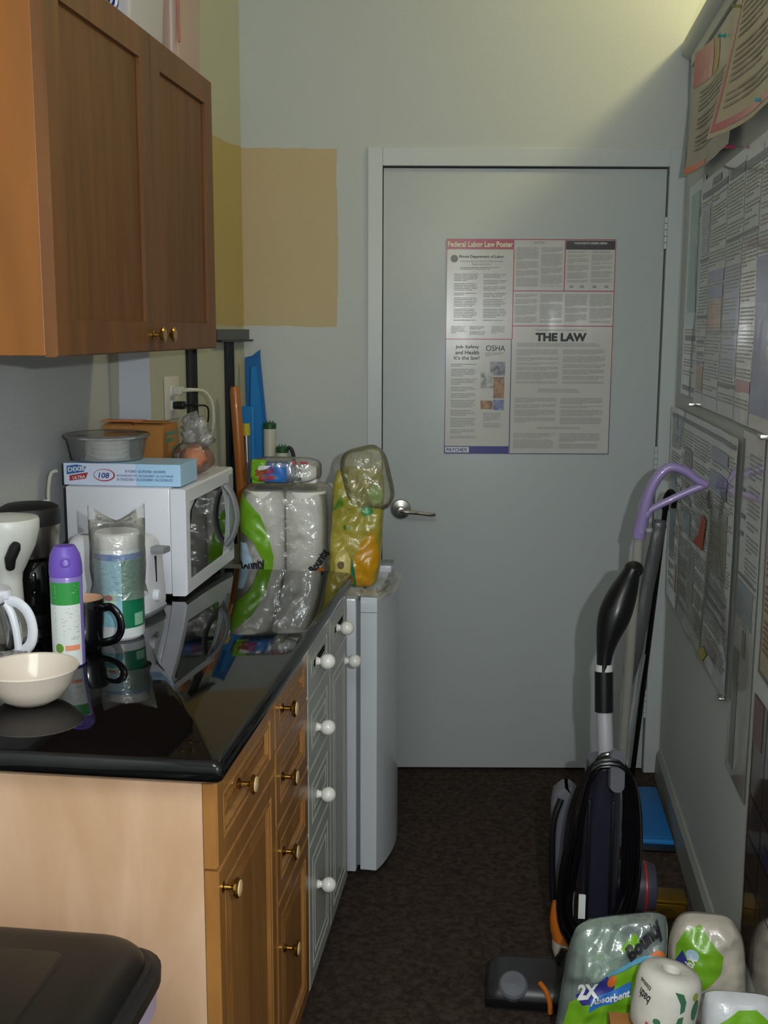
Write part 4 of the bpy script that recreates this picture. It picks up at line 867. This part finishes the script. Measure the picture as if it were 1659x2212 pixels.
# curling posters by the partition top
m_aged = mat('aged_paper', '9c9484', .5, coat=.2)
th, fn, W_, H_ = wall_poster('wall_poster', 'curling printed sheet with red corners pinned up next to the partition cap', 3.40, 2.83, 1.96, 2.30, .008, lambda u, v: .004 + .05 * max(0, .35 - u) ** 2 * 4 + .018 * (1 - v) ** 2 + .006 * nz(u * 4, v * 3, 1.), m_aged)
wp_rect(th, fn, 'red_corner', m_bord_r, [(.0, .16, H_ - .10, H_ - .004)], .0009, .04); wp_rect(th, fn, 'orange_edge', m_orange, [(.0, .20, .004, .022)], .0009, .04)
wp_rect(th, fn, 'gold_patch', mat('panel_gold', 'a8853a', .4), [(.17, .24, H_ - .10, H_ - .004)], .0009, .04)
q = M(); fine(q, .05, .50, .04, H_ - .12, fn, .012, .35, .0009); q.build('fine_print', mat('ink_faded', '857f74', .5), th, smooth=0, kind='stuff')
th, fn, W_, H_ = wall_poster('wall_poster', 'curling tan poster with a bold red border pinned near the partition top', 2.80, 2.25, 1.965, 2.33, .010, lambda u, v: .006 + .055 * max(0, .55 - u) ** 2 * (1 - v) * 3 + .02 * (1 - v) ** 2, mat('tan_paper', 'a5967a', .5, coat=.2))
wp_rect(th, fn, 'red_border', m_bord_r, [(.010, .024, .012, H_), (.024, W_, .012, .030)], .0009, .03)
q = M(); fine(q, .05, .54, .05, H_ - .02, fn, .014, .4, .0009); q.build('fine_print', mat('ink_faded', '857f74', .5), th, smooth=0, kind='stuff')
for (y, z, c, nm) in ((3.00, 2.245, '2f8f8c', 'teal push pin stuck in the curling sheet below the partition cap'), (2.805, 2.262, '6f7a3a', 'olive push pin stuck at the edge of the curling sheets'), (2.47, 1.990, '1f9aa0', 'bright turquoise push pin at the corner of the red-bordered poster'), (2.80, 1.948, 'a8305a', 'pink push pin stuck above the large column poster')):
    pn = thing('push_pin', nm, 'push pin', (RXW - .03, y, z), 'push pins on the right wall')
    PX = T((RXW - .022, y, z)) @ RY(-90)
    M().lathe([(.0007, -.020), (.0007, .0)], PX, 8).build('needle', m_steel, pn)
    M().lathe([(.006, 0), (.0065, .002), (.003, .005), (.003, .014), (.0055, .018), (.0, .020)], PX, 14, cap=False).build('head', mat('pin_' + c, c, .35), pn)

# ------------------------------------------------------------------ upright vacuum cleaner
vc = thing('vacuum_cleaner', 'black upright vacuum cleaner with coiled cord and orange details in front of the door', 'vacuum cleaner', (.2, 2.5, 0))
m_vb = mat('vac_black', '111114', .3); m_vg = mat('vac_grey', '5b5d63', .4); m_vi = mat('vac_indigo', '22222f', .22, coat=.4); m_silver = mat('vac_silver', 'a8a9ad', .3, metal=.2)
m_vo = mat('vac_orange', 'b0601c', .3, coat=.3); m_cord = mat('cord_black', '07070b', .22, coat=.3)
# handle
gp = spline([(.209, 2.552, .655), (.206, 2.565, .735), (.213, 2.580, .80), (.232, 2.600, .865), (.258, 2.612, .935), (.270, 2.615, .968)], 6)
n_ = len(gp)
M().tube(gp, [(.017 + .026 * math.exp(-((i / n_ - .58) / .22) ** 2) + .004 * (i / n_)) for i in range(n_)], 20, sx=.85, sy=1.15).build('grip', m_vb, vc, smooth=60)
M().lathe([(.0, .0), (.021, .0), (.0225, .004), (.0215, .010), (.015, .014), (.0, .015)], T((.271, 2.614, .962)) @ RX(38), 26, cap=False).build('grip_cap', m_vb, vc)
M().tube([(.207, 2.563, .728), (.2065, 2.5655, .745)], .0205, 24).build('ring', mat('white_ring', 'bdbdb8', .4), vc, label='white ring on the handle')
M().tube([(.209, 2.548, .635), (.2065, 2.563, .729)], .0215, 22).build('sleeve', m_vb, vc)
M().tube([(.218, 2.525, .50), (.2095, 2.549, .64)], .0185, 24).build('tube', m_silver, vc, label='silver tube')
# body column
M().loft([rrect(.205 + .004 * t, 2.515, .040 + .006 * math.sin(t * PI), .045, .035, .05 + .47 * t) for t in [k / 10 for k in range(11)]]).build('column', m_vi, vc, smooth=50)
M().loft([rrect(.205, 2.515, .032, .042, .03, z) for z in (.519, .528, .533)]).build('column_top', m_vg, vc)
for x in (.178, .232): M().box(x - .004, x + .004, 2.463, 2.472, .09, .45).build('rib', m_vb, vc, bevel=.002)
M().loft([rrect(.128, 2.565, hxx, .030, .018, z) for z, hxx in ((.16, .026), (.22, .030), (.34, .034), (.40, .036), (.43, .030), (.445, .014))]).build('side_housing', m_vg, vc, smooth=45)
M().tube(spline([(.115, 2.53, .42), (.098, 2.52, .36), (.098, 2.515, .25), (.103, 2.51, .17)], 6), .008, 10).build('hose', m_vb, vc)
M().lathe([(.045, -.055), (.058, -.05), (.060, -.01), (.060, .03), (.054, .045), (.03, .05), (.0, .05)], T((.305, 2.60, .175)) @ AX, 28).build('motor_cover', mat('vac_slate', '3c3d4a', .35), vc, smooth=45)
M().lathe([(.0595, .0), (.0615, .002), (.0615, .006), (.0595, .008)], T((.322, 2.60, .175)) @ AX, 28, cap=False).build('red_ring', mat('vac_red', '9a2a26', .35), vc)
M().box(.160, .176, 2.462, 2.466, .155, .215).build('label', m_wtext, vc, smooth=0)
# orange and white scoop at lower left
oc = M(); oc.loft([[(x + r * math.cos(a * PI / 8), 2.47 + r * .8 * math.sin(a * PI / 8), z) for a in range(16)] for x, r, z in ((.112, .012, .19), (.113, .016, .175), (.118, .024, .15), (.126, .030, .12), (.138, .036, .095))]); oc.build('scoop', m_vo, vc, smooth=50)
oc = M(); oc.loft([[(x + r * math.cos(a * PI / 10), 2.468 + r * .8 * math.sin(a * PI / 10), z) for a in range(20)] for x, r, z in ((.138, .0365, .094), (.139, .0375, .075), (.141, .034, .055))]); oc.build('scoop_base', mat('vac_cream', 'a9a295', .4), vc, smooth=50)
M().lathe([(.024, 0), (.028, .004), (.024, .009), (.0, .011)], T((.163, 2.437, .088)) @ RX(60), 22).build('scoop_button', m_vo, vc)
# cord loops hung on the column
for k in range(12):
    w_ = .050 + .0032 * k + .004 * math.sin(k * 2.1); yy = 2.448 - .0055 * (k % 5) - .002 * k; zt = .572 - .006 * (k % 4); zb = .085 + .012 * ((k * 5) % 7)
    pts = []
    for i in range(40):
        t = 2 * PI * i / 40; c, s = math.cos(t), math.sin(t)
        x = .207 + (w_ + .022 * max(0, -s)) * (abs(c) ** .75) * (1 if c > 0 else -1) - .018 * max(0, -s) + .008 * max(0, s)
        z = (zt + zb) / 2 + (zt - zb) / 2 * s
        pts.append((x + .003 * nz(i * .2, k, 1.), yy + .004 * nz(i * .3, k, 5.) - .012 * max(0, s - .6), z))
    M().tube(pts, .0054, 8, closed=True).build('cord_loop', m_cord, vc)
hk = M(); hk.loft([[Vector((.229 + .016 * math.cos(a * PI / 10) + .004 * dy, 2.418 - .010 * dy, zc + .016 * math.sin(a * PI / 10) + (.034 if math.sin(a * PI / 10) > 0 else -.034))) for a in range(20)] for dy, zc in ((0, .545), (1, .545))]); hk.build('cord_hook', m_vg, vc, smooth=40)
M().tube([(.222, 2.475, .525), (.228, 2.41, .54)], .010, 12).build('hook_arm', m_vg, vc)
# floor head
M().loft([rrect(.045, 2.385, .095 - i, .078 - i, .03, z) for z, i in ((.008, .004), (.014, 0), (.040, .0), (.056, .012), (.062, .03))]).build('head', mat('vac_head', '2a292b', .38), vc, smooth=45)
M().lathe([(.028, 0), (.033, .004), (.033, .02), (.028, .026), (.0, .028)], T((.012, 2.335, .044)) @ RX(35), 26).build('head_dome', m_vg, vc)
M().box(-.05, .14, 2.306, 2.31, .012, .034).build('bumper', m_vb, vc, bevel=.002)
M().tube(spline([(.072, 2.33, .065), (.085, 2.312, .058), (.094, 2.303, .035), (.096, 2.300, .012)], 5), .006, 10).build('pipe', m_vo, vc, label='orange pipe')
M().loft([rrect(.150, 2.46, .040 - i, .05 - i, .02, z) for z, i in ((.02, 0), (.06, .0), (.09, .012))]).build('neck', m_vb, vc, smooth=45)
for (x, y) in ((-.03, 2.43), (.12, 2.43)): M().lathe([(.0, -.009), (.018, -.009), (.02, -.006), (.02, .006), (.018, .009), (.0, .009)], T((x, y, .0205)) @ AX, 18, cap=False).build('wheel', m_vb, vc)
M().lathe([(.0, -.012), (.032, -.012), (.035, -.008), (.035, .008), (.032, .012), (.0, .012)], T((.27, 2.56, .0355)) @ AX, 24, cap=False).build('wheel', m_vb, vc)

# ------------------------------------------------------------------ mop with a lilac loop handle, black hooked pole, dustpan, tin
mp = thing('mop', 'mop with a lilac loop handle and silver pole leaning against the right wall', 'mop', (.285, 3.20, 0))
m_lil = mat('lilac_plastic', '8f7fae', .28, coat=.3)
M().tube([(.315, 3.22, .03), (.313, 2.93, .985)], .0135, 18).build('pole', mat('satin_aluminium', 'a6a49c', .35, metal=.2), mp)
loop = spline([(.316, 2.925, 1.00), (.326, 2.915, 1.075), (.345, 2.91, 1.135), (.378, 2.91, 1.172), (.420, 2.91, 1.165), (.452, 2.91, 1.142), (.476, 2.91, 1.130)], 7)
M().tube([(.312, 2.930, .985), (.316, 2.925, 1.01), (.323, 2.917, 1.06)], [.0185, .0185, .016], 16).build('socket', m_lil, mp)
M().tube(loop, [.0195 - .007 * (i / len(loop)) for i in range(len(loop))], 16, sx=.8).build('loop', m_lil, mp, smooth=60)
M().tube(spline([(.325, 2.915, 1.045), (.340, 2.912, 1.062), (.39, 2.91, 1.090), (.44, 2.91, 1.115), (.478, 2.91, 1.131)], 6), [.014] * 5 + [.0095] * 20, 14).build('loop_bar', m_lil, mp, smooth=60)
M().lathe([(.009, .0), (.010, .008), (.0, .010)], T((.336, 2.905, 1.005)), 14, cap=False).build('button', m_silver, mp)
M().loft([rrect(.29, 3.22, hx_, .05, .02, z) for z, hx_ in ((.001, .05), (.022, .05), (.032, .03))]).build('mop_head', m_vg, mp, smooth=40)
bp_ = thing('hooked_pole', 'thin black pole with a hooked top and a limp dark grey plastic sleeve', 'pole', (.40, 3.45, 0))
M().tube([(.392, 3.60, .001), (.428, 3.30, 1.035)], .0085, 12).build('pole', mat('pole_black', '0b0b0d', .25), bp_)
M().tube(spline([(.426, 3.305, 1.0), (.428, 3.30, 1.035), (.438, 3.29, 1.056), (.448, 3.28, 1.04), (.446, 3.28, 1.01)], 6), .0085, 12, sx=1.2).build('hook', mat('pole_black', '0b0b0d', .25), bp_)
M().tube([(.352, 3.37, .20), (.388, 3.33, .55)], .004, 8).build('cord', m_gplast, bp_)
sl = M(); pts = [(.339, 3.29, .46), (.341, 3.28, .51), (.361, 3.27, .63), (.383, 3.28, .78), (.402, 3.285, .90), (.410, 3.29, .955), (.412, 3.29, .972)]
sl.tube(spline(pts, 6), [.004] + [.010 + .013 * math.sin(min(1, i / 8) * PI / 2) * (1 - .35 * i / 36) + .004 * nz(i * .4, 0, 0) for i in range(36)], 16, sx=.4, upv=Vector((0, 1, 0))); sl.build('sleeve', mat('grey_film', '4a4a4d', .35, coat=.3, bump=.3, bscale=60., stretch=(1, 1, .15)), bp_, smooth=60)
du = thing('dustpan', 'flat blue dustpan lying on the carpet by the right wall', 'dustpan', (.41, 3.33, 0))
M().loft([[(.355, 3.21, .004), (.480, 3.22, .004), (.480, 3.22, .020), (.355, 3.21, .020)], [(.362, 3.50, .004), (.465, 3.51, .004), (.465, 3.51, .055), (.362, 3.50, .055)]]).build('pan', mat('blue_pan', '1d5f9a', .4), du, bevel=.003)
M().box(.352, .482, 3.195, 3.212, .003, .017, T((0, 0, 0))).build('lip', mat('blue_pan_edge', '2277bd', .4), du, bevel=.002)
M().box(.350, .481, 3.15, 3.194, .001, .006).build('rubber_edge', m_black, du, smooth=0)
ti = thing('gold_tin', 'small gold metal tin on the carpet behind the bagged paper towels', 'tin', (.41, 2.79, 0))
m_gold = mat('gold_foil', '8a6a1e', .3, metal=.8)
M().box(.362, .455, 2.762, 2.83, .001, .045).build('tin', m_gold, ti, bevel=.004)
M().box(.359, .458, 2.759, 2.833, .0455, .056).build('lid', m_gold, ti, bevel=.003)
q = M(); tf = lambda x, y, off=0.: Vector((.362 + x, 2.762 - off, y)); poly(q, ell(.046, .022, .022, .012), tf, .0006); q.build('emblem', mat('dark_gold', '4f3b10', .4, metal=.5), ti, smooth=0)

# ------------------------------------------------------------------ bags of paper goods on the floor, near right
m_bagf = film('clear_film_big', 'eef2ee', .10, .10, bscale=22., bump=.8)
kb = thing('kraft_carton', 'tan cardboard carton under the toilet roll', 'box', (.275, 1.955, 0))
M().box(.195, .345, 1.895, 2.005, .001, .219).build('carton', m_card, kb, smooth=0, bevel=.001)
kf = lambda x, y, off=0.: Vector((.195 + x, 1.895 + y, .219 + off))
q = M(); rect(q, .0, .15, .055, .062, kf); q.build('seam_tape', mat('tape_tan', 'b89a6a', .3), kb, smooth=0)
q = M(); poly(q, ell(.03, .05, .018, .012), kf, .0006); q.build('blue_print', m_blue, kb, smooth=0)
b1 = thing('paper_towel_bag', 'clear bag with blue lettering and green print holding paper towels, left of the toilet roll', 'paper towels', (.2, 2.1, 0))
M().lathe([(.02, .03), (.055, .03), (.057, .035), (.057, .29), (.055, .295), (.02, .295)], T((.19, 2.125, 0)), 30).build('roll', mat('roll_green', '7f9a80', .8), b1)
bV = Vector((.12, .10, 1)).normalized()
bm1, bf1 = pillow((.205, 2.110, .184), (1, 0, .2), bV, .205, .345, .115, 60, 70, .012, 11., 3., 16., rc=.13)
bm1.build('bag', film('clear_film_aqua', 'cfe0dc', .22, .10, bscale=22., bump=.8), b1, smooth=60)
q = M(); poly(q, [(-.085, .02), (.0, .075), (.045, .09), (.085, .085), (.09, -.03), (-.06, -.06), (-.09, -.03)], bf1, .001, .014); q.build('print_panel', m_green, b1, smooth=60)
q = M(); poly(q, [(-.03, .075), (.05, .105), (.09, .10), (.09, .088), (.045, .092), (.0, .077)], bf1, .0014, .014); q.build('print_stripe', mat('print_cyan', '5aa0c0', .35, coat=.3), b1, smooth=60)
q = M(); poly(q, [(-.075, .035), (-.06, .018), (-.004, .032), (.0, .052), (-.02, .078), (-.04, .06)], bf1, .0016, .014); q.build('badge', m_navy, b1, smooth=60)
q = M(); poly(q, [(-.045, .005), (.035, .03), (.032, .055), (-.045, .032)], bf1, .0018, .014); q.build('badge', mat('print_azure', '2f6fbb', .35, coat=.3), b1, smooth=60)
lettering('lettering', '2X', bf1, -.052, .046, w=.042, h=.030, m=m_wtext, parent=b1, bold=.05, shear=.1, step=.014, off=.0032, rot=10)
lettering('lettering', 'Absorbent', bf1, -.006, .030, w=.078, h=.016, m=m_wtext, parent=b1, bold=.03, step=.014, off=.0034, rot=6)
q = M(); poly(q, ell(-.008, .064, .009, .012), bf1, .003, .014); q.build('print_drop', m_orange, b1, smooth=0)
lettering('lettering', 'Bounty', bf1, .052, .132, w=.088, h=.044, m=m_inkd, parent=b1, bold=.06, shear=.3, step=.012, off=.003, rot=40)
q = M(); poly(q, ell(.078, .10, .016, .011), bf1, .0012, .012); q.build('print_arc', m_orange, b1, smooth=0)
q = M(); poly(q, [(.0, .125), (.03, .148), (.04, .13), (.025, .11)], bf1, .0012, .012); q.build('print_arc', m_green, b1, smooth=0)
b2 = thing('paper_towel_pack', 'wrapped paper towel pack with a green top corner standing against the right wall', 'paper towels', (.425, 2.12, 0))
for x in (.400,): M().lathe([(.02, .02), (.045, .02), (.048, .03), (.048, .25), (.045, .26), (.02, .26)], T((x + .027, 2.245, 0)), 30).build('roll', m_paper, b2)
bm2, bf2 = pillow((.418, 2.235, .152), (1, -.03, 0), Vector((-.03, .10, 1)).normalized(), .160, .302, .13, 44, 60, .009, 17., 2.6, 16., rc=.24)
bm2.build('wrapper', mat('pack_cream_film', 'b9b0a2', .3, coat=.5, bump=.35, bscale=30.), b2, smooth=60)
q = M(); poly(q, [(-.068, .10), (-.055, .13), (-.02, .142), (.028, .085), (.02, .05), (-.045, -.01), (-.07, .03)], bf2, .001, .014); q.build('print_panel', m_green, b2, smooth=60)
q = M(); poly(q, [(-.068, .07), (-.055, .09), (-.045, .07), (-.05, .02), (-.065, .02)], bf2, .0015, .014); q.build('badge', m_navy, b2, smooth=60)
lettering('lettering', 'AbsorbX', bf2, -.050, .055, w=.065, h=.017, m=m_wtext, parent=b2, bold=.03, step=.014, off=.0028, rot=58)
q = M(); poly(q, ell(-.036, .085, .013, .011), bf2, .002, .014); q.build('print_drop', mat('print_sky', 'a8c3d8', .4, coat=.3), b2, smooth=0)
bm3, bf3 = pillow((.432, 1.975, .146), (1, -.02, 0), (0, .10, 1), .135, .288, .085, 30, 40, .005, 23., 4., 16.)
b3 = thing('tissue_pack', 'white wrapped tissue pack with a green curved edge in front of the paper towels', 'tissue pack', (.432, 1.975, 0))
bm3.build('wrapper', mat('pack_white_film', 'c4c6c8', .25, coat=.5, bump=.3, bscale=34.), b3, smooth=60)
q = M(); poly(q, [(-.065, .05), (-.04, .10), (-.005, .125), (.03, .127), (.062, .10), (.062, .085), (.02, .105), (-.02, .085), (-.045, .045)], bf3, .001, .012); q.build('print_band', m_green, b3, smooth=60)
q = M(); poly(q, [(.0, .08), (.012, .08), (.04, .03), (.03, .02)], bf3, .001, .012); q.build('print_stripe', mat('print_lavender', '9a9ac4', .4, coat=.3), b3, smooth=60)
# toilet roll
tr = thing('toilet_roll', 'white paper-wrapped toilet roll with green print standing on the tan carton', 'toilet roll', (.292, 1.965, .2195))
RT = T((.284, 1.951, .2195)) @ RX(-6) @ RY(9) @ T((0, 0, .010))
M().lathe([(.016, .0), (.052, .0), (.058, .006), (.060, .03), (.060, .085), (.057, .104), (.050, .113), (.03, .117), (.018, .114), (.014, .10)], RT, 44).build('roll', mat('tissue_wrap', 'ccc8be', .6, bump=.2, bscale=40.), tr, smooth=50)
af = face_cam(.284, 1.951)
def rf(x, y, off=0.):
    a = af + x / .060; return RT @ Vector(((.060 + off) * math.cos(a), (.060 + off) * math.sin(a), y))
lettering('lettering', 'bath', rf, -.045, .070, w=.026, h=.018, m=m_inkd, parent=tr, bold=.02, step=.008, off=.0012, rot=165)
lettering('lettering', 'tissue', rf, -.047, .092, w=.028, h=.010, m=mat('print_olive', '4a5a3c', .5), parent=tr, bold=.02, step=.008, off=.0012, rot=165)
for pg in ([(.010, .100), (.026, .098), (.034, .084), (.034, .066), (.026, .060), (.024, .078), (.018, .088)], [(.024, .052), (.034, .056), (.034, .034), (.02, .030)], ell(-.012, .036, .007, .006)):
    q = M(); poly(q, pg, rf, .001, .008); q.build('green_arrow', mat('print_recycle', '3a6a4c', .5), tr, smooth=60)
q = M(); poly(q, ell(.060, .066, .010, .020), rf, .001, .008); q.build('green_leaf', mat('print_recycle', '3a6a4c', .5), tr, smooth=60)
q = M(); poly(q, ell(.054, .092, .007, .008), rf, .001, .008); q.build('olive_leaf', mat('print_lime', '8f9a3c', .5), tr, smooth=60)
q = M()
for k in range(7): rect(q, -.032 + k * .008, -.026 + k * .008, .0235 - .001 * k, .0285 - .001 * k, rf, .001)
q.build('red_print', mat('print_rose', 'b8524e', .5), tr, smooth=0)

# white appliance cord drooping beside the microwave
wc = thing('power_cord', 'white appliance cord drooping down the wall at the back of the microwave', 'cord', (-1.075, 2.42, 1.05))
M().tube(spline([(-1.062, 2.440, 1.195), (-1.078, 2.435, 1.185), (-1.083, 2.43, 1.13), (-1.072, 2.43, 1.09), (-1.075, 2.425, 1.02), (-1.085, 2.42, .96), (-1.08, 2.41, .905)], 7), .0042, 8).build('cord', mat('cream_cord', 'b9b7a6', .45), wc)
M().loft([rrect(-1.083, 2.415, a, b, .006, z) for z, a, b in ((1.085, .008, .012), (1.095, .013, .016), (1.112, .011, .012), (1.13, .006, .007))]).build('plug', m_wplast, wc, smooth=45)
